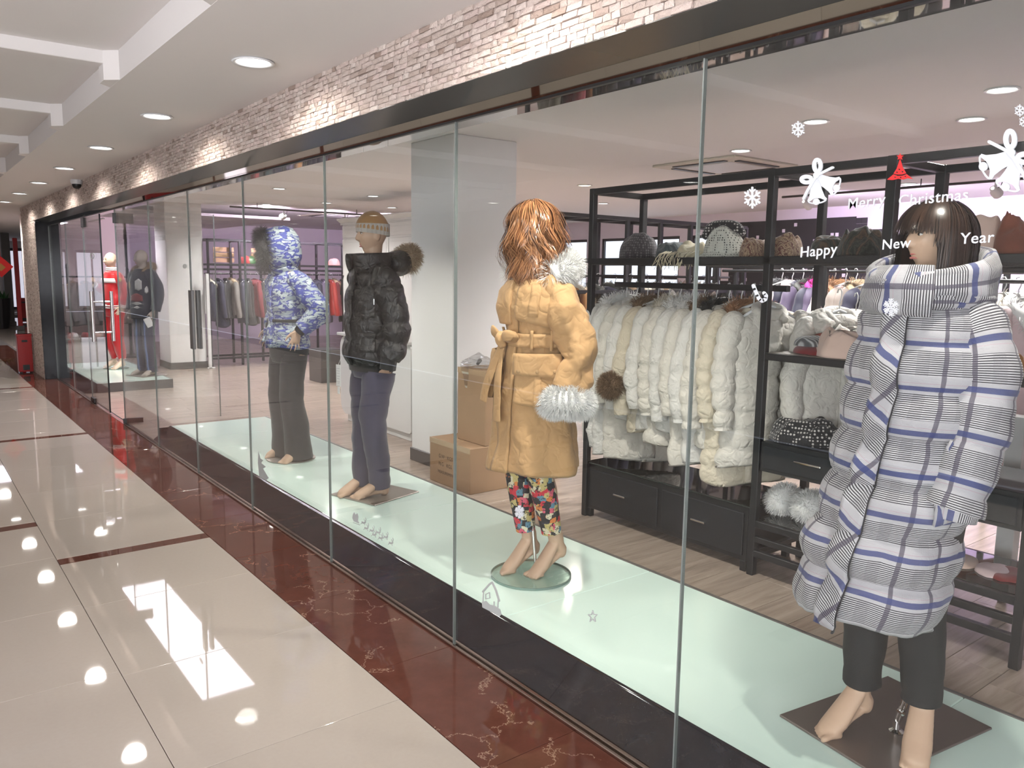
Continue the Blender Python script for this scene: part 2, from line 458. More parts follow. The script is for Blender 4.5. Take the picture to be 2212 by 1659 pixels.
# --- corridor ceiling with coffers
cl = MB().box((.97, -4, ZC), (XS+.2, 34, ZC+.03)).box((.955, -4, ZC), (.97, 34, 2.66)).build('ceiling', 'paint_white'); struct(cl, 'white dropped ceiling band with downlights')
c2 = MB().box((-3.2, -4, 2.66), (.97, 34, 2.70)).build('ceiling.001', 'paint_white'); struct(c2, 'white coffered corridor ceiling')
rib = MB().cbox((-2.2, -.05, 2.600), (.955, .05, 2.665), .004).mesh('rib', 'paint_white')
for k in range(-2, 18): inst('rib', rib, c2, (0, 2.88+1.64*k, 0))
wedge = MB().prism([(.956, -.11), (.956, .11), (.895, .05), (.895, -.05)], 'z', ZC+.001, 2.662).mesh('rib_end', 'paint_white')
for k in range(-2, 18): inst('rib_end', wedge, c2, (0, 2.88+1.64*k, 0))
b2 = MB().box((-3.2, -4, ZC), (-2.2, 34, ZC+.03)).box((-2.2, -4, ZC), (-2.185, 34, 2.66)).build('ceiling.002', 'paint_white'); struct(b2, 'white ceiling band on the far side of the corridor')

# --- fascia: core, stone bricks, soffits
wf = MB().box((XS+.012, -4, 2.273), (1.92, YE, 2.75)).build('wall_front', 'skirting_grey'); struct(wf, 'split stone fascia above the shop window')
bh, NB = .0208, 12
variants = []
rb = random.Random(3)
for k in range(8):
    Lh = [.036, .046, .055, .062, .070, .078, .09, .05][k]; mb = MB(); d = rb.uniform(0, .007)
    def q(y, z): return (XS+.004-d+rb.uniform(-.0035, .0035), y, z)
    vs = [(XS+.014, .0008, .0008), (XS+.014, Lh-.0008, .0008), (XS+.014, Lh-.0008, bh-.0008), (XS+.014, .0008, bh-.0008)]
    fr = [q(.0012, .0012), q(Lh*.5, .001), q(Lh-.0012, .0012), q(Lh-.0012, bh-.0012), q(Lh*.5, bh-.001), q(.0012, bh-.0012)]
    ctr = (XS+.001-d-rb.uniform(0, .004), Lh*rb.uniform(.3, .7), bh*.5)
    mb.add(vs+fr+[ctr], [(4,10,5),(5,10,6),(6,10,7),(7,10,8),(8,10,9),(9,10,4),(0,4,5,6,1),(2,7,8,9,3),(1,6,7,2),(3,9,4,0)])
    variants.append((Lh, mb))
vmesh = [mb.mesh('brick', 'stone_brick') for _, mb in variants]
rest = MB(); cnt = 0; allb = []
for row in range(NB):
    y = 1.05-rb.uniform(0, .05)
    while y < YE:
        k = rb.randrange(8); allb.append((y, row, k)); y += variants[k][0]
allb.sort(key=lambda b: b[0])
for y, row, k in allb:
    if y > 1.45 and cnt < 300:
        inst('brick', vmesh[k], wf, (0, y, 2.2715+row*bh)); cnt += 1
    else:
        mb = variants[k][1]; rest.add([(a, b+y, c+2.2715+row*bh) for a, b, c in mb.v], mb.f)
# stone pillar at the end of the shop front
wp = MB().box((XS+.012, 13.255, 0), (1.92, YE, 2.28)).build('wall_end', 'skirting_grey'); struct(wp, 'stone clad pillar at the far end of the shop front')
pil = MB(); rows = int(2.271/bh)
for row in range(rows):
    y = 13.245-rb.uniform(0, .05)
    while y < YE-.02:
        k = rb.randrange(8); mb = variants[k][1]
        pil.add([(a, min(max(b+y, 13.24), YE), c+row*bh) for a, b, c in mb.v], mb.f); y += variants[k][0]
o = pil.build('brick_cladding', 'stone_brick', wp); o['kind'] = 'stuff'
o = rest.build('brick_courses', 'stone_brick', wf); o['kind'] = 'stuff'
so = MB().prism([(XS+.002, 2.2705), (1.778, 2.235), (1.778, 2.275), (XS+.002, 2.275)], 'y', -4, 13.24).build('trim_5', 'soffit_dark'); struct(so, 'dark grey sloped soffit under the stone fascia')
_ys = [-1.0, .27, 1.5, 2.737, 3.97, 5.2, 6.41, 7.6, 8.93]
sm = MB()
mir = MB().prism([(1.7785, 2.2345), (1.818, 2.2005), (1.818, 2.26), (1.7785, 2.26)], 'y', -4, 13.24).build('trim_6', 'black_mirror'); struct(mir, 'polished black granite lip above the glass')
mi2 = MB().cbox((1.826, -4, 2.199), (1.92, 13.24, 2.272), .002).build('trim_7', 'black_mirror'); struct(mi2, 'polished black granite soffit just inside the glass')
struct(MB().box((1.812, -4, 2.197), (1.829, 13.24, 2.2075)).build('trim_8', 'black_plastic'), 'black channel above the glass panes')
# polished black jamb at the far end
struct(MB().cbox((XS+.004, 13.215, 0), (1.95, 13.253, 2.25), .003).build('trim_9', 'granite_jamb'), 'polished black granite door jamb')

# --- glass panes
def pane(n, y0, y1, label, z0=.004, z1=2.2, mat='pane_glass'):
    p = MB().box((1.815, y0+.0025, z0), (1.825, y1-.0025, z1)).build('window_%d' % n, mat); struct(p, label)
    MB().box((1.8135, y1-.0024, z0), (1.8265, y1+.0024, z1)).build('sealant_joint', 'sealant', p)
    return p
PY = [-1.0, .27, 1.5, 2.737, 3.97, 5.2, 6.41, 7.6, 8.93]
names = ['outermost glass pane on the right, out of the frame', 'glass pane in front of the plaid coat, right edge', 'glass pane in front of the white coats', 'glass pane in front of the tan coat mannequin',
         'glass pane in front of the black jacket mannequin', 'glass pane in front of the camouflage jacket', 'narrow looking glass pane with a steel pull handle', 'glass pane beside the open door']
panes = [pane(i+1, a, b, names[i]) for i, (a, b) in enumerate(zip(PY, PY[1:]))]
pane(9, 10.65, 11.85, 'glass pane left of the closed door leaf'); pane(10, 11.85, 13.215, 'glass pane next to the black jamb')
# pull handle plates on pane 7
for xx, yy in ((1.795, 6.33), (1.845, 6.33)):
    MB().cbox((xx-.012, yy-.035, 1.0), (xx+.012, yy+.035, 1.45), .003).build('pull_handle', 'pull_grey', panes[6])
# --- doors
def handle_pair(par, y):
    for x in (1.72, 1.92):
        MB().tube([(x, y, .80), (x, y, 1.355)], .019, 14).build('handle_bar', 'steel', par, True, 40)
    for z in (.90, 1.24): MB().tube([(1.72, y, z), (1.92, y, z)], .010, 10).build('handle_standoff', 'chrome', par, True, 40)
d1 = MB().box((1.814, 9.672, .012), (1.826, 10.645, 2.19)).build('door_1', 'door_glass'); struct(d1, 'closed glass door leaf with tall steel handle bars')
MB().box((1.8125, 9.664, .012), (1.8275, 9.674, 2.19)).build('edge_seal', 'black_plastic', d1)
MB().box((1.8135, 10.643, .012), (1.8265, 10.649, 2.19)).build('edge_seal', 'sealant', d1)
for z0, z1 in ((.008, .065), (2.08, 2.19)): MB().cbox((1.802, 10.50, z0), (1.838, 10.665, z1), .003).build('patch_fitting', 'dark_metal', d1)
MB().cbox((1.85, 9.70, 2.135), (1.88, 10.5, 2.15), .004).build('closer_arm', 'steel', d1)
handle_pair(d1, 9.80)
d2 = thing('door_2', None, None, (1.82, 8.935, 0), R(-8)); del_ = d2; struct(d2, 'open glass door leaf swung into the shop')
MB().box((0, -.006, .012), (.95, .006, 2.19)).build('leaf', 'door_glass', d2)
MB().box((.942, -.008, .012), (.952, .008, 2.19)).build('edge_seal', 'sealant', d2)
for z0, z1 in ((.008, .06), (2.06, 2.16)): MB().cbox((-.02, -.018, z0), (.17, .018, z1), .003).build('patch_fitting', 'dark_metal', d2)

# --- shop shell
sf = MB().box((1.845, -2, -.06), (11.3, 19.2, -.008)).build('floor.001', 'skirting_grey'); struct(sf, 'grey brown wood look shop floor')
pm = MB().cbox((.0012, .0012, -.009), (1.1988, .1988, 0), .001).mesh('plank', 'shop_plank')
pr = random.Random(11); restp = MB(); n = 0
cand = []
for j in range(-8, 96):
    y = .2*j; x = 1.86-pr.uniform(0, 1.1)
    while x < 11.2:
        cand.append((x, y)); x += 1.2
for x, y in cand:
    if n < 300 and 2.0 < x < 6.5 and .2 < y < 11.5 and x+1.2 > 1.87:
        if x < 1.86: continue
        inst('plank', pm, sf, (x, y, 0)); n += 1
    else:
        a = max(x+.0012, 1.86); b = min(x+1.1988, 11.25)
        if b > a+.02: restp.box((a, y+.0012, -.009), (b, y+.1988, 0))
o = restp.build('plank_field', 'shop_plank', sf); o['kind'] = 'stuff'
sc_ = MB().box((1.90, -2, ZS), (11.3, 19.2, ZS+.04)).build('ceiling.003', 'paint_shop'); struct(sc_, 'white shop ceiling with recessed downlights')
# back wall with window openings
XB = 11.1
wins = [(11.95, 13.9), (9.55, 11.55), (8.62, 9.3)]
bw = MB(); zs0, zs1 = .95, 2.32; edges = [-2]+[e for a, b in sorted(wins) for e in (a, b)]+[19.2]
for i in range(0, len(edges), 2): bw.box((XB, edges[i], 0), (XB+.15, edges[i+1], ZS))
for a, b in wins: bw.box((XB, a, 0), (XB+.15, b, zs0)).box((XB, a, zs1), (XB+.15, b, ZS))
o = bw.build('wall_back', 'paint_violet_spill'); struct(o, 'rear wall of the shop with violet light tinted into its paint')
for i, (a, b) in enumerate(wins):
    fr = MB()
    fr.box((XB+.04, a, zs0), (XB+.09, a+.05, zs1)).box((XB+.04, b-.05, zs0), (XB+.09, b, zs1)).box((XB+.04, a, zs0), (XB+.09, b, zs0+.05)).box((XB+.04, a, zs1-.05), (XB+.09, b, zs1))
    f = fr.build('window_%d' % (11+i), 'window_frame'); struct(f, 'dark framed window with daylight on the rear wall, %s from the right' % ORD[2-i])
    for z in (1.55, 1.80): MB().box((XB+.04, a, z), (XB+.085, b, z+.045)).build('transom', 'window_frame', f)
    MB().box((XB+.04, (a+b)/2-.02, zs0), (XB+.085, (a+b)/2+.02, 1.8)).build('mullion', 'window_frame', f)
    MB().box((XB+.06, a, zs0), (XB+.068, b, zs1)).build('glazing', 'door_glass', f)
    MB().box((XB+.12, a, zs0), (XB+.13, b, zs1)).build('daylight', 'sky_glow', f)
struct(MB().box((3.55, 19.0, 0), (11.3, 19.15, ZS)).box((3.5, 16.5, 0), (3.6, 19.1, ZS)).build('wall_left', 'paint_violet_spill'), 'far wall of the shop behind the dark coats, violet light tinted into its paint')
struct(MB().box((1.92, 16.5, 0), (3.55, 16.6, ZS)).box((1.85, YE, 0), (1.95, 16.6, ZS)).build('wall_entry', 'paint_pink'), 'pink wall behind the entrance display')
struct(MB().box((1.9, -2.1, 0), (11.3, -2, ZS)).build('wall_right', 'paint_violet_spill'), 'side wall of the shop out of the frame')
# columns in the shop
def column(n, x0, y0, x1, y1, label):
    c = MB().cbox((x0, y0, 0), (x1, y1, ZS), .006).build('wall_column_%d' % n, 'paint_shop'); struct(c, label)
    MB().cbox((x0-.012, y0-.012, 0), (x1+.012, y1+.012, .11), .004).build('skirting', 'skirting_grey', c)
column(1, 3.458, 5.235, 4.07, 5.875, 'square white column behind the tan coat'); column(2, 3.47, 13.5, 4.04, 14.15, 'square white column by the entrance')

# --- outer corridor walls
struct(MB().box((-3.3, -4, 0), (-3.2, 34, 2.75)).build('wall_opposite', 'paint_white'), 'cream wall on the opposite side of the corridor')
struct(MB().box((-3.3, -4.1, 0), (1.95, -4, 2.75)).build('wall_behind', 'paint_white'), 'corridor wall behind the photographer')
struct(MB().box((-3.3, 34, 0), (6.0, 34.1, 2.75)).build('wall_far', 'paint_white'), 'far end wall of the corridor')
struct(MB().box((1.85, YE+.0, 2.55), (6, 34, 2.6)).build('ceiling.004', 'paint_white'), 'ceiling past the stone pillar')
struct(MB().box((1.845, 16.62, -.06), (6, 34, -.002)).build('floor.002', 'floor_tile'), 'tiled floor past the stone pillar')
struct(MB().box((6, 19.2, 0), (6.1, 34.1, 2.7)).box((1.95, 16.6, 0), (3.6, 16.62, 2.7)).box((3.55, 19.15, 0), (6, 19.2, 2.7)).build('wall_side', 'paint_white'), 'side wall past the stone pillar')

# --- corridor lamps
for k in range(-2, 12):
    y = 3.63+1.632*k
    lab = 'recessed round downlight in the corridor ceiling near the stone wall, '+('%s from the front' % ORD[k] if k >= 0 else '%s behind the photographer' % ORD[-k-1])
    downlight(1.335, y, ZC, (22 if k < 7 else 70)*E_CORR if (-2 < k < 7 or k in (8, 10)) else 0, lab, 'corridor downlights along the stone fascia', color=(1, .94, .87), spot=164, blend=.35)
for k in range(-1, 8):  # unseen row added for general corridor light
    y = 2.0+3.26*k
    downlight(-2.6, y, ZC, 120*E_CORR if k in (5, 7) else 0, 'added unseen round downlight on the far side of the corridor, %s in its row' % ORD[k+1], 'added corridor downlights on the far side', color=(1, .94, .88), spot=150)
# luminous panel over the entrance and at the far end of the mall
def lightpanel(a, b, z, label, e, mt='panel_lilac'):
    t = thing('ceiling_light_panel', label, 'light panel', ((a[0]+b[0])/2, (a[1]+b[1])/2, z), 0)
    hx, hy = (b[0]-a[0])/2, (b[1]-a[1])/2
    MB().cbox((-hx-.02, -hy-.02, -.02), (hx+.02, hy+.02, -.001), .004).build('frame', 'white_plastic', t)
    MB().box((-hx, -hy, -.023), (hx, hy, -.019)).build('diffuser', mt, t)
    lamp('AREA', (0, 0, -.04), e, (.98, .9, 1), t, shape='RECTANGLE', size=hx*2, size_y=hy*2)
lightpanel((2.08, 7.7), (2.66, 11.2), ZS, 'long lilac light panel in the shop ceiling over the entrance', 55)
lightpanel((.85, 17.8), (1.55, 19.2), ZC, 'bright lilac ceiling panel at the far end of the corridor', 25, 'panel_soft')

# --- shop lamps (positions read from the photograph on the ceiling plane)
sl = [((2165, 193), 0, 'large downlight above the plaid coat'), ((1762, 262), 0, 'downlight beside the snowflake decal'), ((2099, 257), 0, 'downlight above the right bell decal'),
      ((1600, 325), 0, 'small downlight over the front clothes rack'), ((1263, 400), 1, 'warm downlight left of the front rack'), ((1043, 408), 0, 'downlight beside the white column'),
      ((1303, 439), 0, 'small downlight over the rear rack'), ((1443, 419), 1, 'warm small downlight between the rack bars'), ((1645, 380), 0, 'faint downlight below the ceiling air conditioner'),
      ((1972, 348), 1, 'warm downlight beside the red tree decal'), ((603, 407), 0, 'downlight in line with the camouflage hood'), ((652, 465), 1, 'warm downlight above the camouflage hood'),
      ((705, 438), 0, 'downlight behind the glass joint left of the beanie'), ((806, 423), 0, 'downlight above the tan beanie'), ((575, 441), 0, 'downlight left over the dark coats'), ((846, 448), 0, 'tiny downlight right of the beanie'), ((524, 477), 0, 'tiny downlight over the dark coat rack')]
for (px, wm, lab), _ in zip([(a, b, c) for a, b, c in sl], sl):
    p = atz(px[0], px[1], ZS)
    if p.x > 11: continue
    lit = px[0] in (2165, 1762, 1600, 1263, 1043, 1443, 603, 705, 575)
    downlight(p.x, min(p.y, 18.5), ZS, 150*E_SHOP if lit else 0, lab+' in the shop', 'shop ceiling downlights', color=(1, .96, .94) if not wm else (1, .90, .80), warm=bool(wm), s=1.0, spot=150)
for k, (x, y, en) in enumerate(((7.5, 10.5, 170), (5.5, 16.0, 120), (2.6, 14.4, 150), (9.0, 4.5, 170), (7.0, 1.0, 120))):  # extra lamps added to fill the shop with light
    downlight(x, y, ZS, en*E_SHOP, 'added fill downlight in the shop ceiling, %s one' % ORD[k], 'shop ceiling downlights', color=(1, .90, 1), spot=150)
# spotlights over the display platform
for k, (y, tx, ty, en) in enumerate(((.9, 2.3, 1.15, 42), (2.3, 2.4, 2.9, 75), (3.7, 2.4, 3.6, 30), (5.3, 2.6, 5.5, 62), (7.0, 2.4, 6.6, 36), (12.6, 2.5, 12.8, 70))):
    x = 2.25; t = thing('display_spotlight', 'small adjustable spotlight over the window platform, %s from the right' % ORD[k], 'spotlight', (x, y, ZS-.001), 0, 'spotlights over the window platform')
    d = Vector((tx-x, ty-y, 1.2-ZS)); rot = d.to_track_quat('-Z', 'Y').to_euler()
    MB().lathe([(.03, 0), (.045, -.006), (.045, -.02), (.012, -.024), (.012, -.06)], 18).build('canopy', 'white_plastic', t, True, 40)
    h = MB().lathe([(.0001, .05), (.04, .045), (.045, -.04), (.036, -.045)], 18, cap=False).build('head', 'white_plastic', t, True, 40); h.location = (0, 0, -.09); h.rotation_euler = rot
    e = MB().lathe([(.0001, -.036), (.037, -.036)], 16, cap=False).build('lens', 'lamp_lens', t); e.location = (0, 0, -.09); e.rotation_euler = rot
    lamp('SPOT', Vector((0, 0, -.09))+d.normalized()*.06, en*E_SHOP, (1, .95, .86), t, rot=rot, spot_size=R(95), spot_blend=.7, shadow_soft_size=.03)

# --- display platforms
def platform(label, y0, y1, x1, joints, cj):
    t = thing('display_platform', label, 'platform', (0, 0, 0))
    ys = [y0]+joints+[y1]
    for a, b in zip(ys, ys[1:]):
        MB().cbox((2.012, a+.001, .02), (x1-.02, b-.001, PLAT), .003).build('frosted_panel', 'mint_glass', t)
    ys = [y0]+cj+[y1]
    for a, b in zip(ys, ys[1:]):
        mb = MB(); prof = [(1.85, 0), (1.85, .008), (1.99, .112), (1.996, .118), (2.004, .121), (2.012, .1215), (2.012, 0)]
        mb.prism(prof, 'y', a+.0008, b-.0008)
        mb.build('granite_curb', 'granite_black', t, True, 25)
    MB().cbox((x1-.02, y0, 0), (x1, y1, PLAT+.002), .002).build('edge_trim', 'skirting_grey', t)
    MB().cbox((1.9, y1-.004, 0), (x1, y1+.012, PLAT-.01), .002).build('end_trim', 'granite_black', t)
    MB().cbox((2.01, y0-.012, 0), (x1, y0+.001, PLAT+.001), .002).build('end_trim', 'skirting_grey', t)
    MB().box((2.0, y0, 0), (x1-.02, y1, .02)).build('core', 'skirting_grey', t)
    return t
platform('long frosted mint glass display platform with black granite curb', -.6, 7.93, 2.955, [-.2, 1.12, 2.63, 4.22, 5.8, 7.2], [.5, 2.14, 3.75, 5.3, 6.9])
platform('short frosted display platform by the entrance door', 11.42, 14.1, 2.95, [12.7], [12.6])
# ------------------------------------------------------------------ figure helpers
def catmull(pts, m):
    """pts rows (x,y,z,r...) -> m rows"""
    P = [tuple(p) for p in pts]; n = len(P); out = []
    for i in range(m):
        t = i/(m-1)*(n-1); k = min(int(t), n-2); f = t-k
        a, b, c, d = P[max(k-1, 0)], P[k], P[k+1], P[min(k+2, n-1)]
        out.append(tuple(.5*((2*q)+(-p+r_)*f+(2*p-5*q+4*r_-s_)*f*f+(-p+3*q-3*r_+s_)*f**3) for p, q, r_, s_ in zip(a, b, c, d)))
    return out

def limb(mb, rows, m=18, n=14, puff=0, period=.1, wr=0, ws=9, flat=1.0, cap=True, seed=0, up=None, sharp=.5):
    """tube through rows (x,y,z,r) with quilting puffs and wrinkles"""
    q = catmull(rows, m); pts = [Vector(a[:3]) for a in q]; rad = [a[3] for a in q]
    L = 0; rings = []; ref = Vector(up) if up else None
    for i, p in enumerate(pts):
        d = (pts[min(i+1, m-1)]-pts[max(i-1, 0)]).normalized()
        if i: L += (p-pts[i-1]).length
        if ref is None: ref = Vector((0, 1, 0)) if abs(d.y) < .8 else Vector((0, 0, 1))
        a = ref.cross(d).normalized(); b = d.cross(a).normalized(); ref = b
        rr = rad[i]+(puff*(abs(math.sin(PI*L/period))**sharp-.6) if puff else 0); ring = []
        for k in range(n):
            t = 2*PI*k/n; dv = a*math.cos(t)+b*flat*math.sin(t); e = 0
            if wr: e = wr*(.55*nz(p.x+dv.x*.1+seed, p.y+dv.y*.1, (p.z+dv.z*.1)*1.0, ws)+.45*crease(p.x+dv.x*rr+seed, p.y+dv.y*rr+p.z*.35, p.z*1.35, ws*.62))
            ring.append(p+dv*(rr+e))
        rings.append(ring)
    return mb.loft(rings, cap, cap)

class Garment:
    def __init__(s, tab, e=.9, puff=0, period=.12, phase=0, wr=0, ws=7, seed=0, sharp=.5, flute=0, fl_n=7):
        s.tab = sorted(tab); s.e = e; s.puff = puff; s.period = period; s.phase = phase; s.wr = wr; s.ws = ws; s.seed = seed; s.sharp = sharp; s.flute = flute; s.fl_n = fl_n
    def pt(s, th, z, off=0):
        _, rx, ry, cx, cy = interp(s.tab, z)
        sn, cs = math.sin(th), math.cos(th)
        x = rx*math.copysign(abs(sn)**s.e, sn); y = -ry*math.copysign(abs(cs)**s.e, cs)
        l = math.hypot(x, y) or 1; nx, ny = x/l, y/l; d = off
        if s.puff: d += s.puff*(abs(math.sin(PI*(z-s.phase)/s.period))**s.sharp-.6)
        if s.wr: d += s.wr*(.6*nz(x+s.seed, y, z*.75, s.ws)+.55*crease(x*1.2+s.seed+z*.25, y*1.2, z*.8, s.ws*.75))
        if s.flute:
            zz = max(0, (s.tab[len(s.tab)//2][0]-z))/(s.tab[len(s.tab)//2][0]-s.tab[0][0]+1e-6)
            d += s.flute*zz*math.sin(th*s.fl_n+s.seed*3+z*2)
        return Vector((cx+x+nx*d, cy+y+ny*d, z))
    def mesh(s, mb, m=50, n=48, hem=None, cap0=False, cap1=True, z0=None, z1=None):
        a = s.tab[0][0] if z0 is None else z0; b = s.tab[-1][0] if z1 is None else z1; rings = []
        for j in range(m+1):
            z = lerp(a, b, j/m); ring = []
            for k in range(n):
                th = 2*PI*k/n; zz = z+(hem(th) if hem else 0)*max(0, 1-j/m*3)
                ring.append(s.pt(th, zz))
            rings.append(ring)
        # fold the hem inside
        inner = [(Vector(p)*.93+Vector((0, 0, p[2]*.07+.03))) for p in rings[0]]
        return mb.loft([inner]+rings, cap0, cap1)
    def panel(s, mb, th0, th1, zf0, zf1, off=.008, th=.012, nu=12, nv=14, noff=None):
        """raised panel on the surface between angles and heights (numbers or functions of u)"""
        f0 = zf0 if callable(zf0) else (lambda u: zf0); f1 = zf1 if callable(zf1) else (lambda u: zf1)
        def P(u, v, o): 
            return s.pt(lerp(th0, th1, u), lerp(f0(u), f1(u), v), o+(noff(u, v) if noff else 0))
        vs = []; uvs_ = []
        for j in range(nv+1):
            for i in range(nu+1): vs.append(P(i/nu, j/nv, off+th))
        fs = [(j*(nu+1)+i, j*(nu+1)+i+1, (j+1)*(nu+1)+i+1, (j+1)*(nu+1)+i) for j in range(nv) for i in range(nu)]
        W = (P(1, .5, 0)-P(0, .5, 0)).length; H = abs(f1(.5)-f0(.5))
        uv = [[(i/nu*W, j/nv*H), ((i+1)/nu*W, j/nv*H), ((i+1)/nu*W, (j+1)/nv*H), (i/nu*W, (j+1)/nv*H)] for j in range(nv) for i in range(nu)]
        bd_ = [(i, 0) for i in range(nu+1)]+[(nu, j) for j in range(1, nv+1)]+[(i, nv) for i in range(nu-1, -1, -1)]+[(0, j) for j in range(nv-1, 0, -1)]
        b0 = len(vs)
        for i, j in bd_: vs.append(P(i/nu, j/nv, off-.006))
        nb = len(bd_)
        for k in range(nb):
            k2 = (k+1) % nb; i, j = bd_[k]; i2, j2 = bd_[k2]
            fs.append((b0+k, b0+k2, j2*(nu+1)+i2, j*(nu+1)+i)); uv.append([(i/nu*W, j/nv*H)]*4)
        return mb.add(vs, fs, uv)

def fur_spikes(mb, samples, length, wid=.0016, droop=.35, spread=.45, rnd=None):
    rnd = rnd or random
    for p, nrm in samples:
        d = (nrm+Vector((rnd.uniform(-1, 1), rnd.uniform(-1, 1), rnd.uniform(-1, 1)))*spread).normalized()
        L = length*rnd.uniform(.55, 1.15); m_ = p+d*L*.55; e = p+d*L+Vector((0, 0, -droop*L*.6))
        up = Vector((rnd.uniform(-1, 1), rnd.uniform(-1, 1), rnd.uniform(-1, 1)))
        mb.ribbon([p-d*.004, m_, e], [wid, wid*.8, wid*.15], up)
def fur_tube(mb, rows, count, length, seed=1, flat=1.0, closed=False, wid=.0016, droop=.35, base=True, spread=.45, n=12):
    """fluffy roll along rows (x,y,z,r)"""
    rnd = random.Random(seed); q = catmull(rows, 28); pts = [Vector(a[:3]) for a in q]; rad = [a[3] for a in q]; m = len(pts)
    if base: limb(mb, [(*q_[:3], q_[3]*.86) for q_ in rows], 32, n, wr=.004, ws=22, seed=seed)
    sm_ = []
    for _ in range(count):
        t = rnd.uniform(0, m-1.001); i = int(t); f = t-i; p = pts[i].lerp(pts[i+1], f); d = (pts[i+1]-pts[i]).normalized(); rr = lerp(rad[i], rad[i+1], f)
        v = Vector((rnd.gauss(0, 1), rnd.gauss(0, 1), rnd.gauss(0, 1)))
        if t < 1 or t > m-2: pass
        else: v -= d*v.dot(d)
        v.normalize(); sm_.append((p+v*rr*.95, v))
    fur_spikes(mb, sm_, length, wid, droop, spread, rnd)
    return mb
def fur_ball(mb, c, r, count, length, seed=1, wid=.0015):
    rnd = random.Random(seed); mb.ball(c, r, 14, 10); sm_ = []
    r3 = (r, r, r) if not isinstance(r, (tuple, list)) else r
    for _ in range(count):
        v = Vector((rnd.gauss(0, 1), rnd.gauss(0, 1), rnd.gauss(0, 1))).normalized(); sm_.append((Vector(c)+Vector((v.x*r3[0], v.y*r3[1], v.z*r3[2]))*.95, v))
    fur_spikes(mb, sm_, length, wid, .3, .4, rnd); return mb

def head(mb, c, yaw=0, pitch=0, s=1.0, male=False, nu=56, nv=44):
    rot = Matrix.Rotation(yaw, 3, 'Z') @ Matrix.Rotation(pitch, 3, 'X'); c = Vector(c)
    g = lambda x, w_: math.exp(-(x/w_)**2)
    rings = []
    for j in range(nv+1):
        t = -PI/2+PI*(j+.05)/(nv+.1); ring = []
        for k in range(nu):
            a = 2*PI*k/nu; d = Vector((math.cos(t)*math.sin(a), -math.cos(t)*math.cos(a), math.sin(t)))
            x, y, z = .073*d.x, .094*d.y, .115*d.z
            fr = max(0, -d.y); low = max(0, -d.z)
            x *= 1-.34*low**1.3+(.05 if male else 0)*low; 
            y = y*(1-.10*low) if d.y < 0 else y*(1-.38*low)
            if d.y > 0: z += .008*d.y
            x *= 1+.05*max(0, d.z)*(1 if d.y > 0 else .3)
            if fr > 0:
                fr2 = min(1, fr*1.6)
                # flatten the face a little
                y += .010*fr2*g(x, .06)*(.6 if z > -.09 else 0)
                bridge = max(0, min(1, (.018-z)/.046)) if z > -.028 else max(0, 1-(-.028-z)/.012)
                y -= fr2*.026*g(x, .0105+.004*max(0, -z/.03 if z < 0 else 0))*bridge
                y -= fr2*.006*g(abs(x)-.011, .006)*g(z+.031, .007)
                y += fr2*.010*g(abs(x)-.031, .014)*g(z-.010, .011)
                y -= fr2*.005*g(abs(x)-.03, .02)*g(z-.028, .009)
                y -= fr2*.0045*g(abs(x)-.031, .010)*g(z-.009, .006)
                y -= fr2*.0085*g(x, .019)*g(z+.056, .0055)
                y -= fr2*.0090*g(x, .017)*g(z+.069, .0065)
                y += fr2*.003*g(x, .026)*g(z+.0625, .003)
                y -= fr2*(.010 if male else .007)*g(x, .02)*g(z+.099, .015)
                y -= fr2*.004*g(abs(x)-.042, .016)*g(z+.02, .02)
            ring.append(c+rot @ Vector((x, y, z))*s)
        rings.append(ring)
    mb.loft(rings)
    for sx in (-1, 1):     # ears
        e = MB().ball((0, 0, 0), (.009, .019, .03), 10, 8); 
        for i, v in enumerate(e.v): e.v[i] = tuple(c+rot @ (Vector(v)+Vector((sx*.072, .012, -.008)))*s)
        mb.add(e.v, e.f)
    return rot

def head_parts(parent, c, rot, s, lip='lip', brow=True):
    c = Vector(c)
    for sx in (-1, 1):
        ew = MB().ball((0, 0, 0), (.0135, .006, .0058), 12, 8); ir = MB().ball((0, 0, 0), (.0062, .0035, .0055), 10, 8); lid = MB()
        lid.tube([(-.015, .001, .001), (-.008, -.004, .0062), (.002, -.005, .0072), (.012, -.0025, .004), (.017, .002, .001)], [.0008, .0016, .0018, .0014, .0007], 6)
        for mbx, off, nm, mt in ((ew, Vector((sx*.031, -.0728, .0085)), 'eyeball', 'eye_white'), (ir, Vector((sx*.031, -.0768, .0085)), 'iris', 'eye_dark'), (lid, Vector((sx*.031, -.0755, .0085)), 'lashes', 'eye_dark')):
            mbx.v = [tuple(c+rot @ (Vector(v)+off)*s) for v in mbx.v]; mbx.build(nm, mt, parent, True)
        if brow:
            b = MB().tube([(sx*.016, -.0835, .029), (sx*.031, -.082, .034), (sx*.047, -.072, .029)], [.0022, .0026, .001], 6, flat=.5); b.v = [tuple(c+rot @ Vector(v)*s) for v in b.v]; b.build('brow', 'eye_dark', parent, True)
    lm = MB()
    for zc, hh, w_ in ((-.0562, .0045, .020), (-.0692, .0055, .018)):
        lm.tube([(-w_, -.0650, zc-.002), (-w_*.5, -.0725, zc), (0, -.0750, zc-.0005), (w_*.5, -.0725, zc), (w_, -.0650, zc-.002)], [.001, hh*.8, hh, hh*.8, .001], 8, flat=.9)
    lm.v = [tuple(c+rot @ Vector(v)*s) for v in lm.v]; lm.build('lips', lip, parent, True)

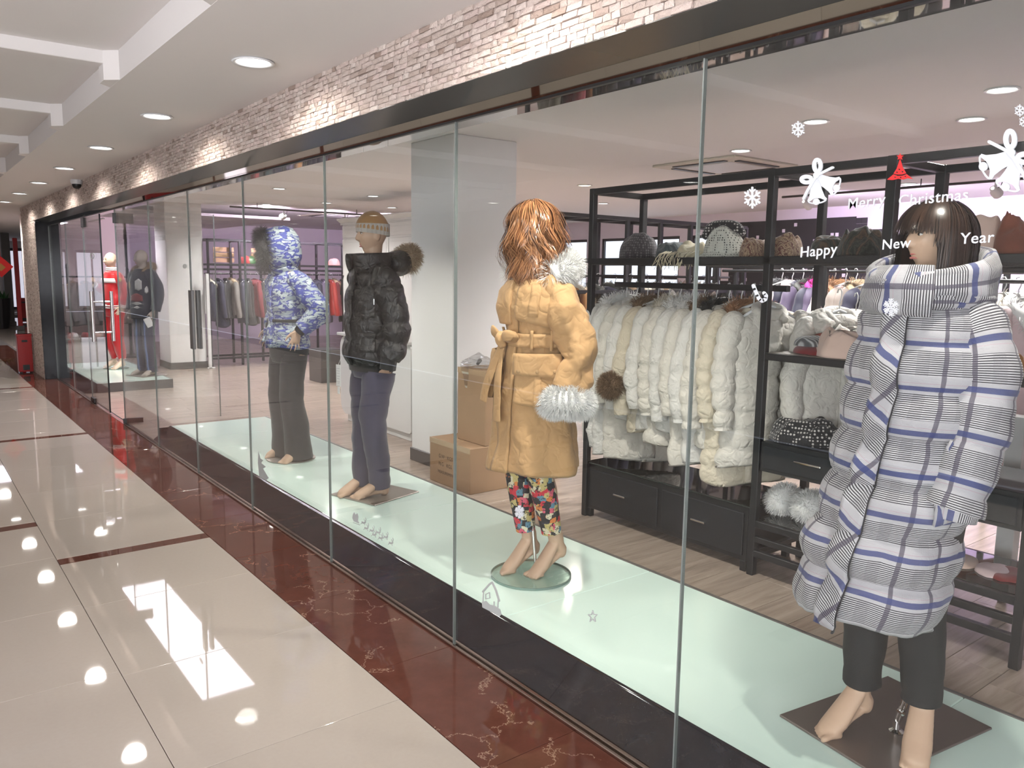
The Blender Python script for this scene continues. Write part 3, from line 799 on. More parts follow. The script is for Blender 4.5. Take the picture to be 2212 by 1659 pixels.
def hand(mb, wrist, d, side, s=1.0, curl=.35, spread=.22, palm_n=None):
    """five fingered hand; d = direction of the fingers, side = direction towards the thumb"""
    w_ = Vector(wrist); d = Vector(d).normalized(); sd = Vector(side); sd = (sd-d*sd.dot(d)).normalized(); nrm = d.cross(sd).normalized()
    if palm_n is not None and nrm.dot(Vector(palm_n)) < 0: nrm = -nrm     # nrm points out of the palm
    q = []
    for t, hw, th in ((0, .024, .02), (.03, .034, .017), (.06, .041, .015), (.085, .040, .012), (.095, .034, .009)):
        q.append([w_+(d*t+sd*(hw*math.cos(a))+nrm*(th*math.sin(a)))*s for a in (2*PI*k/14 for k in range(14))])
    mb.loft(q)
    for i, (off, L) in enumerate(((.030, .072), (.011, .082), (-.010, .076), (-.029, .060))):
        a = spread*(1-.66*i) if i < 3 else -spread*1.1
        fd = (d*math.cos(a)+sd*math.sin(a)).normalized(); b = w_+(d*.085+sd*off)*s; pts = [b-fd*.012*s]; r0 = .0088*s; rr = [r0]
        c_ = 0
        for j, seg in enumerate((.45, .32, .25)):
            c_ += curl*(.5+.35*j); pts.append(pts[-1]+(fd*math.cos(c_)+nrm*math.sin(c_))*L*seg*s*(1.2 if j == 0 else 1)); rr.append(r0*(.93-.13*j))
        mb.tube(pts, rr, 8, round_caps=True)
    td = (sd*.75+d*.66).normalized(); b = w_+(d*.025+sd*.022)*s
    p1 = b+td*.035*s; p2 = p1+(td*.8+d*.5+nrm*.2).normalized()*.032*s; p3 = p2+(td*.4+d*.8+nrm*.3).normalized()*.026*s
    mb.tube([b-td*.01*s, p1, p2, p3], [.013*s, .0115*s, .0098*s, .008*s], 8, round_caps=True)

def foot(mb, ankle, yaw, lift=0.0, s=1.0, side=1):
    """barefoot; yaw of the toe direction (0 = -Y); the ankle row is where the leg ends"""
    a = Vector(ankle); f = Vector((math.sin(yaw), -math.cos(yaw), 0)); sd = Vector((f.y, -f.x, 0)); up = Vector((0, 0, 1))
    heel = a-f*.028*s; heel.z = lift+.034*s
    ball = Vector((a.x, a.y, 0))+f*(.125-.35*lift)*s; ball.z = .026*s
    mb.tube([a+up*.03, a-f*.008*s-up*.02*s, heel+up*.012, heel], [.036*s, .035*s, .033*s, .030*s], 12, round_caps=True)
    mid = (a+ball)/2; mid.z = lerp(a.z, ball.z, .52)+.006
    mb.tube([a+up*.01, lerp(a, mid, .5)+up*.004, mid, lerp(mid, ball, .6), ball+f*.01], [.036*s, .039*s, .042*s, .046*s, .043*s], 16, round_caps=True, flat=.66)
    mb.tube([heel, (heel+ball)/2+up*.004, ball-up*.002], [.028*s, .030*s, .038*s], 14, round_caps=True, flat=.6)
    for i, (off, L, r_) in enumerate(((.029, .060, .0118), (.0095, .060, .0080), (-.0065, .054, .0075), (-.0215, .047, .0072), (-.0355, .038, .0070))):
        o = off if True else -off
        st = ball+sd*o*side*s*1.06-f*.005; st.z = .018*s
        mid_ = st+f*L*.5*s; mid_.z = .020*s; tip = st+f*L*s; tip.z = r_*s
        mb.tube([st, mid_, tip], [r_*1.15*s, r_*1.05*s, r_*s], 8, round_caps=True)

def figure(parent, S=1.0, lift=0.0, arms=None, legs=None, head_yaw=0, head_pitch=0, head_s=1.0, male=False, mat='skin', vox=.007, hands=(None, None), feet_yaw=(0, 0), face=True, head_c=None, lip='lip'):
    """one continuous mannequin body; local -Y is the front"""
    mb = MB(); k = 1.06 if male else 1.0
    T = [(.80, .10, .085, 0, .01), (.90, .155*k, .105, 0, .012), (1.00, .145*k, .098, 0, 0), (1.10, .115*k, .088, 0, 0), (1.22, .135*k, .10, 0, -.004), (1.32, .155*k, .10, 0, 0), (1.40, .145*k, .08, 0, .006), (1.45, .075, .06, 0, .008), (1.47, .055, .052, 0, .006)]
    g = Garment([(z+lift, a, b, c, d) for z, a, b, c, d in T]); rings = [[g.pt(2*PI*q/24, lerp(.80, 1.47, j/30)+lift) for q in range(24)] for j in range(31)]
    mb.loft(rings)
    hc = Vector(head_c) if head_c else Vector((0, -.012, 1.602+lift))
    mb.tube([(0, .012, 1.42+lift), (0, .010, 1.49+lift), hc+Vector((0, .012, -.05))], [.055*k, .050*k, .052*k], 14)
    rot = head(mb, hc, head_yaw, head_pitch, head_s, male)
    arms = arms or {}
    for sx, nm in ((1, 'L'), (-1, 'R')):
        A = arms.get(nm) or [(.165*sx, .005, 1.395), (.235*sx, .03, 1.13), (.235*sx, -.03, .90)]
        a, b, c = [Vector(q)+Vector((0, 0, lift)) for q in A]
        limb(mb, [(*(a-Vector((.05*sx, 0, 0))), .055*k), (*a, .050*k), (*a.lerp(b, .5), .043*k), (*b, .037*k), (*b.lerp(c, .35), .038*k), (*b.lerp(c, .8), .028), (*c, .025)], 20, 12)
        hd = hands[0 if nm == 'L' else 1]
        if hd is None: hd = dict(d=(c-b), side=(0, -1, 0), curl=.3, spread=.1, palm_n=(-sx, 0, 0))
        if hd: hand(mb, c, **hd)
    legs = legs or {}
    for sx, nm, fy in ((1, 'L', feet_yaw[0]), (-1, 'R', feet_yaw[1])):
        A = legs.get(nm) or [(.085*sx, .012, .90), (.095*sx, -.01, .49), (.10*sx, .02, .095)]
        h, kn, an = Vector(A[0])+Vector((0, 0, lift)), Vector(A[1])+Vector((0, 0, lift)), Vector(A[2])+Vector((0, 0, lift))
        limb(mb, [(*h, .088), (*h.lerp(kn, .4), .078), (*kn.lerp(h, .12), .055), (*kn, .052), (*(kn.lerp(an, .3)+Vector((0, .012, 0))), .054), (*kn.lerp(an, .7), .038), (*an, .036)], 22, 14)
        foot(mb, an/1.0, fy, lift, 1.0, sx)
    if S != 1: mb.v = [(a*S, b*S, c*S) for a, b, c in mb.v]
    o = mb.build('body', mat, parent, True); remesh(o, vox, 2)
    if face: head_parts(o, hc*S, rot, head_s*S, lip)
    return hc*S, rot, o

def heading(hx, hy): return math.atan2(hx, -hy)
# ------------------------------------------------------------------ garment materials
def cloth(name, c, rough=.8, sheen=.2, bump=.25, bscale=500, var=.12, wr=0, wscale=14, dist=.002, wdist=.034):
    t = NT(name); n1 = t.noise(6, 4); n2 = t.noise(bscale, 2)
    t.col(t.mix(n1.outputs['Fac'], [x*(1-var) for x in c], [min(1, x*(1+var)) for x in c])); t.p(rough=rough, sheen=sheen)
    h = n2.outputs['Fac']
    if wr: h = t.math('ADD', t.math('MULTIPLY', h, .04), t.math('MULTIPLY', t.math('ABSOLUTE', t.math('SUBTRACT', t.noise(wscale*.8, 2, .45, dist=.5).outputs['Fac'], .5)), wr*1.2))
    t.bump(h, min(1, bump*1.5), dist if not wr else wdist); M[name] = t.m; return t.m
def hairmat(name, c0, c1, rough=.35):
    t = NT(name); g = t.n('ShaderNodeNewGeometry'); t.col(t.mix(g.outputs['Random Per Island'], c0, c1)); t.p(rough=rough, spec=.5); M[name] = t.m
cloth('tan_cotton', (.46, .275, .125), .8, .1, .35, 600, .06, wr=.9, wscale=17)
cloth('tan_dark', (.40, .25, .12), .8, .1)
cloth('black_nylon', (.010, .0097, .010), .40, .0, .5, 300, .2, wr=.9, wscale=22)
cloth('black_rib', (.010, .010, .010), .8)
cloth('navy_trouser', (.045, .042, .075), .8, .25, .3, 500, .12, wr=.4, wscale=8)
cloth('black_trouser', (.022, .022, .026), .8, .2, .3, 500, .15, wr=.4, wscale=8)
cloth('jean_black', (.006, .0075, .009), .8, .0, .3, 700, .2)
cloth('beanie_tan', (.40, .22, .085), .9, .3); cloth('beanie_grey', (.45, .43, .40), .9, .3)
cloth('track_red', (.50, .008, .014), .35, .4, .2, 300, .1, wr=.5, wscale=9); cloth('rib_white', (.72, .66, .66), .8)
cloth('white_down', (.57, .54, .485), .62, .15, .6, 300, .05, wr=1.0, wscale=24, wdist=.019)
cloth('cream_down', (.55, .49, .385), .62, .15, .6, 300, .05, wr=1.0, wscale=24, wdist=.019)
cloth('snow_down', (.59, .575, .545), .6, .15, .6, 300, .04, wr=1.0, wscale=24, wdist=.019)
cloth('down_grey', (.20, .185, .175), .6); cloth('down_black', (.012, .012, .014), .5); cloth('down_navy', (.018, .018, .045), .55); cloth('down_purple', (.10, .075, .14), .55)
cloth('down_taupe', (.22, .18, .16), .5); cloth('down_pink', (.70, .32, .28), .6); cloth('down_lightpink', (.72, .55, .56), .6); cloth('down_red', (.32, .02, .015), .5); cloth('down_olive', (.06, .055, .035), .6)
cloth('down_maroon', (.16, .015, .025), .6); cloth('wool_camel', (.36, .18, .07), .9, .4); cloth('teal_dark', (.02, .04, .05), .6)
cloth('velcro', (.008, .008, .012), .7)
hairmat('fur_white', (.74, .73, .71), (.86, .85, .83), .7); hairmat('fur_brown', (.11, .065, .035), (.30, .20, .125), .7); hairmat('fur_cream', (.62, .56, .46), (.76, .71, .62), .7)
hairmat('fur_dark', (.012, .013, .012), (.05, .052, .048), .6); hairmat('fur_tan', (.24, .165, .10), (.50, .385, .26), .7); hairmat('fur_grey', (.03, .035, .04), (.10, .10, .11), .7); hairmat('fur_magenta', (.35, .01, .16), (.55, .02, .28), .7)
hairmat('fur_rust', (.20, .09, .04), (.40, .22, .12), .7)
hairmat('hair_dark', (.010, .006, .005), (.050, .028, .020), .28); hairmat('hair_auburn', (.16, .062, .025), (.42, .20, .09), .26)

def m_plaid(name, su=1.0, ang=0.0):
    t = NT(name); sp = t.n('ShaderNodeSeparateXYZ')
    mp = t.n('ShaderNodeMapping'); mp.inputs['Rotation'].default_value = (0, 0, ang); mp.inputs['Scale'].default_value = (su, su, 1); t.l(t.uv(), mp.inputs['Vector']); t.l(mp.outputs[0], sp.inputs[0])
    u, v = sp.outputs[0], sp.outputs[1]; P = .138
    blue = t.band(v, P, .0, .125); dark = t.band(u, .128, .02, .13)
    zone = t.band(v, P, .36, .92); fine = t.band(v, .0062, 0, .5); finev = t.band(u, .0031, 0, .45)
    soft = t.band(v, .0031, 0, .5)
    light, grey, blk = (.47, .455, .475), (.24, .23, .25), (.018, .016, .024)
    c = t.mix(t.math('MULTIPLY', soft, .35), light, grey)
    z2 = t.mix(fine, (.56, .55, .565), blk)
    uz = t.band(u, .128, .45, .72)
    z2 = t.mix(t.math('MULTIPLY', t.math('MULTIPLY', uz, finev), .6), z2, (.10, .095, .11))
    c = t.mix(zone, c, z2)
    c = t.mix(t.math('MULTIPLY', t.math('MULTIPLY', finev, .22), 1.0), c, (.16, .15, .17))
    pk = t.band(v, P, .19, .205); c = t.mix(t.math('MULTIPLY', pk, .35), c, (.40, .18, .24))
    c = t.mix(t.math('MULTIPLY', dark, .80), c, (.055, .045, .075))
    c = t.mix(t.math('MULTIPLY', blue, .90), c, (.028, .042, .155))
    n2 = t.noise(9, 5, .6, dist=1.0); t.col(c); t.p(rough=.75, sheen=.15); t.bump(n2.outputs['Fac'], .5, .012); M[name] = t.m
m_plaid('plaid'); m_plaid('plaid_turn', 1.0, R(90)); m_plaid('plaid_bias', 1.0, R(35))
def m_camo(name, cs, sc):
    t = NT(name); mp = t.n('ShaderNodeMapping'); mp.inputs['Scale'].default_value = (1, 1, 2.1); t.l(t.obj(), mp.inputs['Vector'])
    a = t.noise(sc, 2, .5, vec=mp.outputs[0], dist=.6); mp2 = t.n('ShaderNodeMapping'); mp2.inputs['Location'].default_value = (3, 7, 2); mp2.inputs['Scale'].default_value = (1, 1, 2.3); t.l(t.obj(), mp2.inputs['Vector'])
    b = t.noise(sc*1.15, 2, .5, vec=mp2.outputs[0], dist=.6)
    st = lambda x, h: t.math('GREATER_THAN', x, h)
    c = t.mix(st(a.outputs['Fac'], .52), cs[0], cs[1]); c = t.mix(st(b.outputs['Fac'], .56), c, cs[2]); c = t.mix(st(t.math('SUBTRACT', a.outputs['Fac'], b.outputs['Fac']), .10), c, cs[3])
    t.col(c); t.p(rough=.7); t.bump(t.noise(12, 4, .6, dist=1).outputs['Fac'], .4, .012); M[name] = t.m
m_camo('camo_blue', [(.075, .095, .36), (.035, .04, .20), (.36, .42, .46), (.50, .56, .58)], 15)
def m_print(name):
    t = NT(name); vo = t.n('ShaderNodeTexVoronoi', distance='CHEBYCHEV'); vo.inputs['Scale'].default_value = 34; t.l(t.obj(), vo.inputs['Vector']); vo.inputs['Randomness'].default_value = 1
    sp = t.n('ShaderNodeSeparateColor'); t.l(vo.outputs['Color'], sp.inputs[0])
    c = t.ramp(sp.outputs[0], [(0, (.012, .012, .016)), (.22, (.50, .40, .16)), (.36, (.55, .03, .05)), (.48, (.62, .56, .40)), (.62, (.10, .22, .30)), (.72, (.60, .18, .04)), (.82, (.62, .10, .16)), (.92, (.03, .03, .05))])
    t.ramp; c2 = t.mix(t.math('GREATER_THAN', t.noise(70, 3, .7).outputs['Fac'], .58), c, (.03, .025, .03))
    c2 = t.mix(t.math('GREATER_THAN', vo.outputs['Distance'], .62), c2, (.012, .012, .016))
    t.col(c2); t.p(rough=.7); M[name] = t.m
m_print('print_legging')
for nm in ('print_legging',):
    for nd in M[nm].node_tree.nodes:
        if nd.type == 'VALTORGB': nd.color_ramp.interpolation = 'CONSTANT'

# ------------------------------------------------------------------ hair
def hair(parent, c, rot, s, zend, n, off0=.006, off1=.026, wave=0, freq=40, mat='hair_dark', seed=1, width=.0022, gap=None, cap_z=None, flare=.0, seg=14):
    rnd = random.Random(seed); c = Vector(c)
    def path(a, t, off, ze, ph, wv):
        phi = .02+min(t, 1)*1.5; rx, ry, rz = .073+off, .094+off, .113+off*.45
        x, y, z = rx*math.sin(phi)*math.sin(a), -ry*math.sin(phi)*math.cos(a)+.004, rz*math.cos(phi)
        if t > 1:
            f = t-1; z = lerp(z, ze, f); x *= 1+flare*f*(1-.5*f); y *= 1+flare*f*(1-.5*f)
            if y > 0: y *= 1-.12*f
        if t > .6 and wv:
            k = min(1, (t-.6)/.7); x += wv*k*math.sin(freq*z+ph); y += wv*k*math.cos(freq*z*.9+ph*1.7)
        else: k = 0
        return c+rot @ Vector((x, y, z))*s
    cap = MB(); NU = 40
    def cp(u, v):
        a = u*2*PI-PI; ze = (cap_z or zend)(a); 
        return path(a, v*2 if ze < .02 else v*2*.36, off0, ze, 0, 0)
    cap.grid(NU, 16, cp); cap.build('hair_base', mat, parent, True)
    mb = MB()
    for i in range(n):
        a = rnd.uniform(-PI, PI)
        if gap and gap(a): continue
        ze = zend(a)*1.0+rnd.uniform(-.012, .012); ph = rnd.uniform(0, 6.3) if wave else 0; ph = a*3+rnd.uniform(-.7, .7)+2.2*math.floor(a*4)%6; off = rnd.uniform(off0+.002, off1); t0 = rnd.uniform(0, .55); tend = rnd.uniform(1.8, 2.0)
        if ze > .02: tend = 1+(.0)
        j = rnd.uniform(-.05, .05); pts = []
        hi = tend if ze < .015 else rnd.uniform(.86, 1.02)
        for q in range(seg):
            t = lerp(t0, hi, q/(seg-1)); pts.append(path(a+j*(t), t, off*(1 if t < 1.3 else 1+.25*rnd.random()*0), ze, ph, wave*rnd.uniform(.9, 1.1)))
        ctr = c; up = (pts[len(pts)//2]-ctr).normalized()
        mb.ribbon(pts, [width*(.5+.5*min(1, q/3))*(1-.75*max(0, q/(seg-1)-.6)/.4) for q in range(seg)], up)
    o = mb.build('hair', mat, parent, True); return o

# ================================================================== plaid coat mannequin
def mannequin_plaid():
    S = .955; lift = .055
    t = thing('mannequin', 'mannequin with dark bob wearing a long grey and blue plaid puffer coat', 'mannequin', (2.475, 1.150, PLAT), heading(-.998, .045), 'window mannequins')
    hc, rot, bo = figure(t, S, lift, head_yaw=R(-30), head_pitch=R(-2), head_s=.92, hands=(False, False), vox=.005, feet_yaw=(R(22), R(-16)), head_c=(.008, -.006, 1.625+lift), mat='skin',
        arms={'L': [(.14, .0, 1.31), (.19, -.02, 1.10), (.185, -.07, .96)], 'R': [(-.13, .02, 1.31), (-.15, .06, 1.10), (-.14, .01, .96)]},
        legs={'L': [(.085, .012, .90), (.075, -.04, .49), (.085, .02, .095)], 'R': [(-.085, .012, .90), (-.09, -.05, .49), (-.095, -.06, .095)]})
    zend = lambda a: (.036 if -.7 < a < 1.12 else (-.16 if (a < -.9 or a > 1.25) else -.03))
    hair(t, hc, rot, S*.95, zend, 1700, off0=.010, off1=.042, mat='hair_dark', seed=5, width=.0019, flare=.10)
    G = Garment([(.445, .214, .190, -.070, -.105), (.60, .217, .19, -.054, -.078), (.80, .208, .178, -.034, -.046), (1.00, .204, .170, -.016, -.018), (1.17, .208, .170, 0, 0), (1.29, .208, .164, 0, 0), (1.36, .186, .146, 0, .004), (1.41, .155, .122, 0, .006), (1.445, .118, .10, 0, .006)],
                e=.88, puff=.030, period=.1425, phase=.445, wr=.020, ws=9, seed=2, sharp=.45)
    G.mesh(MB(), 84, 72, hem=lambda th: .012*math.sin(th*2+1)+.006*math.sin(th*5)).build('coat_body', 'plaid', t, True)
    mb = MB(); G.panel(mb, R(-8), R(6), .435, 1.41, .014, .010, 6, 60, noff=lambda u, v: .004*math.sin(v*43)*math.sin(u*PI)); mb.build('placket', 'plaid_bias', t, True)
    mb = MB(); G.panel(mb, R(5), R(6.2), .425, 1.41, .014, .006, 2, 60); mb.build('zip', 'velcro', t, True)
    for sx in (1, -1):
        if sx > 0: mb = MB(); G.panel(mb, R(52*sx), R(74*sx), lambda u: .79+.03*u, lambda u: 1.035-.09*u, .014, .008, 6, 10); mb.build('pocket_flap', 'plaid_turn', t, True) if sx > 0 else None
        sl = MB(); ax = 1 if sx > 0 else .74; ay = 0 if sx > 0 else .075
        limb(sl, [(.085*sx, .0, 1.39, .048), (.145*sx*ax, -.004+ay*.5, 1.362, .068), (.188*sx*ax, -.014+ay, 1.26, .079), (.196*sx*ax, -.030+ay, 1.12, .081), (.190*sx*ax, -.062+ay, .98, .080), (.184*sx*ax, -.096+ay, .87, .078), (.180*sx*ax, -.108+ay, .83, .077)], 72, 28, puff=.012, period=.1425, wr=.014, ws=10, flat=1.0, seed=3*sx, sharp=.5)
        o = sl.build('sleeve', 'plaid', t, True)
        cf = MB(); limb(cf, [(.180*sx*ax, -.106+ay, .842, .068), (.178*sx*ax, -.112+ay, .805, .064)], 6, 20); cf.build('cuff', 'plaid_turn', t, True)
    # tall funnel collar: a thick double roll that rises to the back, folded flap in front
    def roll(z_lo, z_hi, R0, R1, th0, th1, seed, thick, tilt, n=22, m=60, frontdrop=.0):
        rings = []
        for j in range(m+1):
            a = lerp(th0, th1, j/m); fr = .5+.5*math.cos(a); lo = z_lo-frontdrop*fr*.3; hi = z_hi-tilt*fr; ring = []
            for q in range(n):
                w_ = 2*PI*q/n; hv = (lo+hi)/2+(hi-lo)/2*math.sin(w_); f = (math.sin(w_)+1)/2; rr = lerp(R0, R1, f)+thick*math.cos(w_)
                rr += .008*nz(math.sin(a)*2+seed, math.cos(a)*2, w_*.6, 1.6)+.004*math.sin(5*w_+a*3)
                ring.append((rr*math.sin(a)*1.0, -rr*.97*math.cos(a)+.004, hv))
            rings.append(ring)
        mb = MB(); mb.loft(rings, True, True, uscale=(z_hi-z_lo)*2+.1); return mb
    roll(1.395, 1.590, .150, .158, R(12), R(372), 1.0, .028, .085).build('collar', 'plaid', t, True)
    roll(1.375, 1.515, .170, .145, R(-62), R(30), 4.0, .034, -.01).build('collar_flap', 'plaid', t, True)
    roll(1.385, 1.45, .130, .165, R(0), R(360), 6.0, .026, .01).build('collar_base', 'plaid', t, True)
    # trousers
    for sx, pts in ((1, [(.075, .0, .86), (.072, -.035, .52), (.078, .01, .215)]), (-1, [(-.083, .0, .86), (-.086, -.045, .52), (-.09, -.045, .215)])):
        mb = MB(); (h, k, a) = pts
        limb(mb, [(*h, .098), (h[0]*.5+k[0]*.5, h[1]*.5+k[1]*.5, (h[2]+k[2])/2, .088), (*k, .074), (*[(p+q)/2 for p, q in zip(k, a)], .068), (*a, .061), (a[0], a[1]+.003, .165, .060)], 26, 22, wr=.006, ws=11, seed=sx)
        mb.build('trouser_leg', 'jean_black', t, True)
    # stand
    MB().cbox((-.26, -.23, .0), (.13, .34, .009), .002).xf(Matrix.Rotation(R(-6), 4, 'Z')).build('base_plate', 'plate_brown', t)
    st = MB(); st.lathe([(.022, .009), (.024, .014), (.012, .022), (.010, .05)], 16, (0, .03, 0)); st.tube([(0, .03, .03), (.02, .03, .11), (.062, .016, .27)], .0085, 10); st.tube([(-.005, .03, .045), (.045, .02, .25)], .005, 8); st.tube([(.0, .03, .085), (.022, .02, .085)], .007, 8)
    st.build('ankle_rod', 'chrome', t, True, 40)
simple('plate_brown', (.20, .165, .15), .35, metal=.6)
simple('plate_grey', (.30, .27, .24), .4, metal=.6)
mannequin_plaid()

# ================================================================== tan coat mannequin
def mannequin_tan():
    S = 1.0; lift = .075
    t = thing('mannequin', 'mannequin with wavy auburn wig in a belted tan coat with white fur cuffs', 'mannequin', (2.41, 2.94, PLAT), heading(-1, .04), 'window mannequins')
    hc, rot, bo = figure(t, S, lift, head_yaw=R(-20), head_pitch=R(4), hands=(False, False), vox=.0055, feet_yaw=(R(-8), R(-14)), head_c=(0, -.02, 1.615+lift), mat='skin',
        arms={'L': [(.14, .005, 1.285), (.232, .055, 1.07), (.232, -.01, .92)], 'R': [(-.13, .02, 1.285), (-.165, .14, 1.07), (-.16, .08, .92)]},
        legs={'L': [(.085, .012, .90), (.075, -.02, .49), (.05, .115, .095)], 'R': [(-.085, .012, .90), (-.06, -.05, .49), (-.06, .03, .095)]})
    zend = lambda a: -.265 if abs(a) > .55 else -.22
    hair(t, hc, rot, 1.0, zend, 1500, off0=.008, off1=.045, wave=.015, freq=44, mat='hair_auburn', seed=9, width=.0028, gap=lambda a: -.42 < a < .25, cap_z=lambda a: (-.17 if abs(a) > .75 else .05), flare=.22, seg=22)
    hair(t, hc, rot, 1.0, lambda a: -.245, 420, off0=.03, off1=.065, wave=.026, freq=36, mat='hair_auburn', seed=19, width=.0017, gap=lambda a: -.42 < a < .25, cap_z=lambda a: .06, flare=.22, seg=22)
    G = Garment([(.555, .232, .205, 0, .0), (.70, .218, .190, 0, 0), (.90, .192, .165, 0, 0), (1.08, .170, .142, 0, 0), (1.18, .156, .128, 0, 0), (1.23, .162, .132, 0, 0), (1.33, .182, .142, 0, 0), (1.40, .180, .125, 0, .004), (1.455, .130, .095, 0, .008), (1.48, .10, .085, 0, .008)],
                e=.92, wr=.022, ws=7, seed=5, flute=.016, fl_n=6)
    G.mesh(MB(), 72, 72, hem=lambda th: .008*math.sin(th*3)).build('coat_body', 'tan_cotton', t, True)
    mb = MB(); G.panel(mb, R(-6), R(14), .56, 1.44, .010, .006, 5, 50); mb.build('placket', 'tan_cotton', t, True)
    mb = MB(); G.panel(mb, R(12), R(78), lambda u: 1.275-.035*u, lambda u: 1.46, .016, .006, 18, 12); mb.build('storm_flap', 'tan_cotton', t, True)
    mb = MB(); G.panel(mb, R(-70), R(2), lambda u: 1.25+.04*(1-u)*0, lambda u: 1.455, .020, .006, 18, 12); mb.build('storm_flap', 'tan_cotton', t, True)
    mb = MB(); G.panel(mb, R(34), R(50), 1.29, 1.44, .024, .004, 4, 8); mb.build('chest_tab', 'tan_cotton', t, True)
    mb = MB(); G.panel(mb, R(-179), R(180), lambda u: 1.150, lambda u: 1.212, .012, .010, 72, 4); mb.build('belt', 'tan_cotton', t, True)
    for a in (40, 75, -60): 
        mb = MB(); G.panel(mb, R(a), R(a+4.5), 1.135, 1.228, .022, .006, 2, 5); mb.build('belt_loop', 'tan_cotton', t, True)
    # knotted bow at the front
    b0 = G.pt(R(-4), 1.18, .045)
    kn = MB(); limb(kn, [(b0.x-.012, b0.y, b0.z+.03, .018), (b0.x, b0.y-.012, b0.z, .026), (b0.x+.008, b0.y, b0.z-.034, .018)], 12, 14, wr=.004, ws=40); kn.build('belt_knot', 'tan_cotton', t, True)
    for sx, dz in ((-1, .035), (1, .02)):
        lp = MB(); limb(lp, [(b0.x, b0.y, b0.z, .014), (b0.x+.045*sx, b0.y-.018, b0.z+dz, .026), (b0.x+.085*sx, b0.y+.002, b0.z+dz*.9, .024), (b0.x+.055*sx, b0.y+.012, b0.z-.006, .020), (b0.x, b0.y+.005, b0.z-.005, .012)], 22, 10, flat=.35, wr=.004, ws=30); lp.build('bow_loop', 'tan_cotton', t, True)
    for sx, ln in ((-1, .30), (.35, .38)):
        tl = MB(); limb(tl, [(b0.x, b0.y, b0.z-.015, .018), (b0.x+.03*sx, b0.y-.03, b0.z-ln*.4, .028), (b0.x+.07*sx, b0.y-.045, b0.z-ln*.75, .030), (b0.x+.085*sx, b0.y-.05, b0.z-ln, .031)], 20, 8, flat=.16, wr=.006, ws=14, up=(0, 1, 0)); tl.build('belt_tail', 'tan_cotton', t, True)
    for sx in (1, -1):
        lo, hi = R(22*sx), R(84*sx)
        mb = MB(); G.panel(mb, lo, hi, lambda u: .885+.018*abs(2*u-1)**3, lambda u: 1.075, .018, .016, 16, 14, noff=lambda u, v: .012*math.sin(u*PI)*math.sin(v*PI)+.006*math.cos(u*PI*4)); mb.build('patch_pocket', 'tan_cotton', t, True)
        mb = MB(); G.panel(mb, R(48*sx), R(58*sx), .888, 1.05, .048, .004, 3, 8); mb.build('pocket_pleat', 'tan_cotton', t, True)
        mb = MB(); G.panel(mb, R(20*sx), R(87*sx), lambda u: 1.028-.014*u, lambda u: 1.125, .050, .007, 16, 6); fl_ = mb.build('pocket_flap', 'tan_cotton', t, True)
        for a in (28, 52, 76):
            p = G.pt(R(a*sx), 1.045, .060); d = Vector((p.x, p.y, 0)).normalized(); b = MB().ball((0, 0, 0), (.009, .009, .009), 10, 8); b.v = [tuple(p+Vector(v)-d*(Vector(v).dot(d))*.6) for v in b.v]; b.build('button', 'tan_dark', fl_, True)
        ax = 1 if sx > 0 else .68; ay = 0 if sx > 0 else .09
        sl = MB(); limb(sl, [(.10*sx, .0, 1.415, .058), (.170*sx*ax, .006+ay*.5, 1.385, .082), (.222*sx*ax, .03+ay, 1.27, .088), (.262*sx*ax, .060+ay, 1.14, .088), (.262*sx*ax, .040+ay, 1.04, .082), (.250*sx*ax, .0+ay, .955, .070)], 80, 40, wr=.040, ws=9.5, seed=7*sx); sl.build('sleeve', 'tan_cotton', t, True)
        f = MB(); rows = []
        for k in range(13):
            a = 2*PI*k/12; rows.append((.250*sx*ax+.066*math.cos(a), -.004+ay+.066*math.sin(a), .905+.012*math.cos(a)*sx-.01*math.sin(a), .058))
        fur_tube(f, rows, 16000, .030, seed=31+sx, wid=.0009, spread=.5); f.build('fur_cuff', 'fur_white', t, True)
    f = MB(); rows = []
    for k in range(15):
        a = R(75)+R(210)*k/14; up = .5-.5*math.cos(a); rows.append((.150*math.sin(a), -.125*math.cos(a)+.02*up, 1.455+.075*up, .048+.022*up))
    fur_tube(f, rows, 14000, .032, seed=41, wid=.0009, spread=.35); f.build('fur_collar', 'fur_white', t, True)
    for sx, pts in ((1, [(.085, .005, .86), (.076, -.02, .56), (.056, .072, .26)]), (-1, [(-.085, .0, .86), (-.06, -.05, .56), (-.06, .0, .26)])):
        mb = MB(); h, k, a = pts
        limb(mb, [(*h, .092), (*[(p+q)/2 for p, q in zip(h, k)], .080), (*k, .064), (*[(p+q)/2 for p, q in zip(k, a)], .062), (*a, .052), (a[0], a[1]+.008, .222, .050)], 26, 20, wr=.004, ws=14); mb.build('legging', 'print_legging', t, True)
    MB().lathe([(.0001, 0), (.195, 0), (.2, .003), (.2, .009), (.197, .011), (.0001, .011)], 64).build('base_disc', 'base_glass', t, True, 30)
    MB().lathe([(.195, -.0005), (.2005, .001), (.2005, .011), (.196, .0115)], 64, cap=False).build('disc_edge', 'glass_edge', t, True, 30)
    st = MB(); st.lathe([(.02, .011), (.022, .016), (.010, .022), (.009, .03)], 16, (.0, .03, 0)); st.tube([(0, .03, .02), (-.03, .01, .40)], .008, 10); st.build('calf_rod', 'steel', t, True, 40)
mannequin_tan()
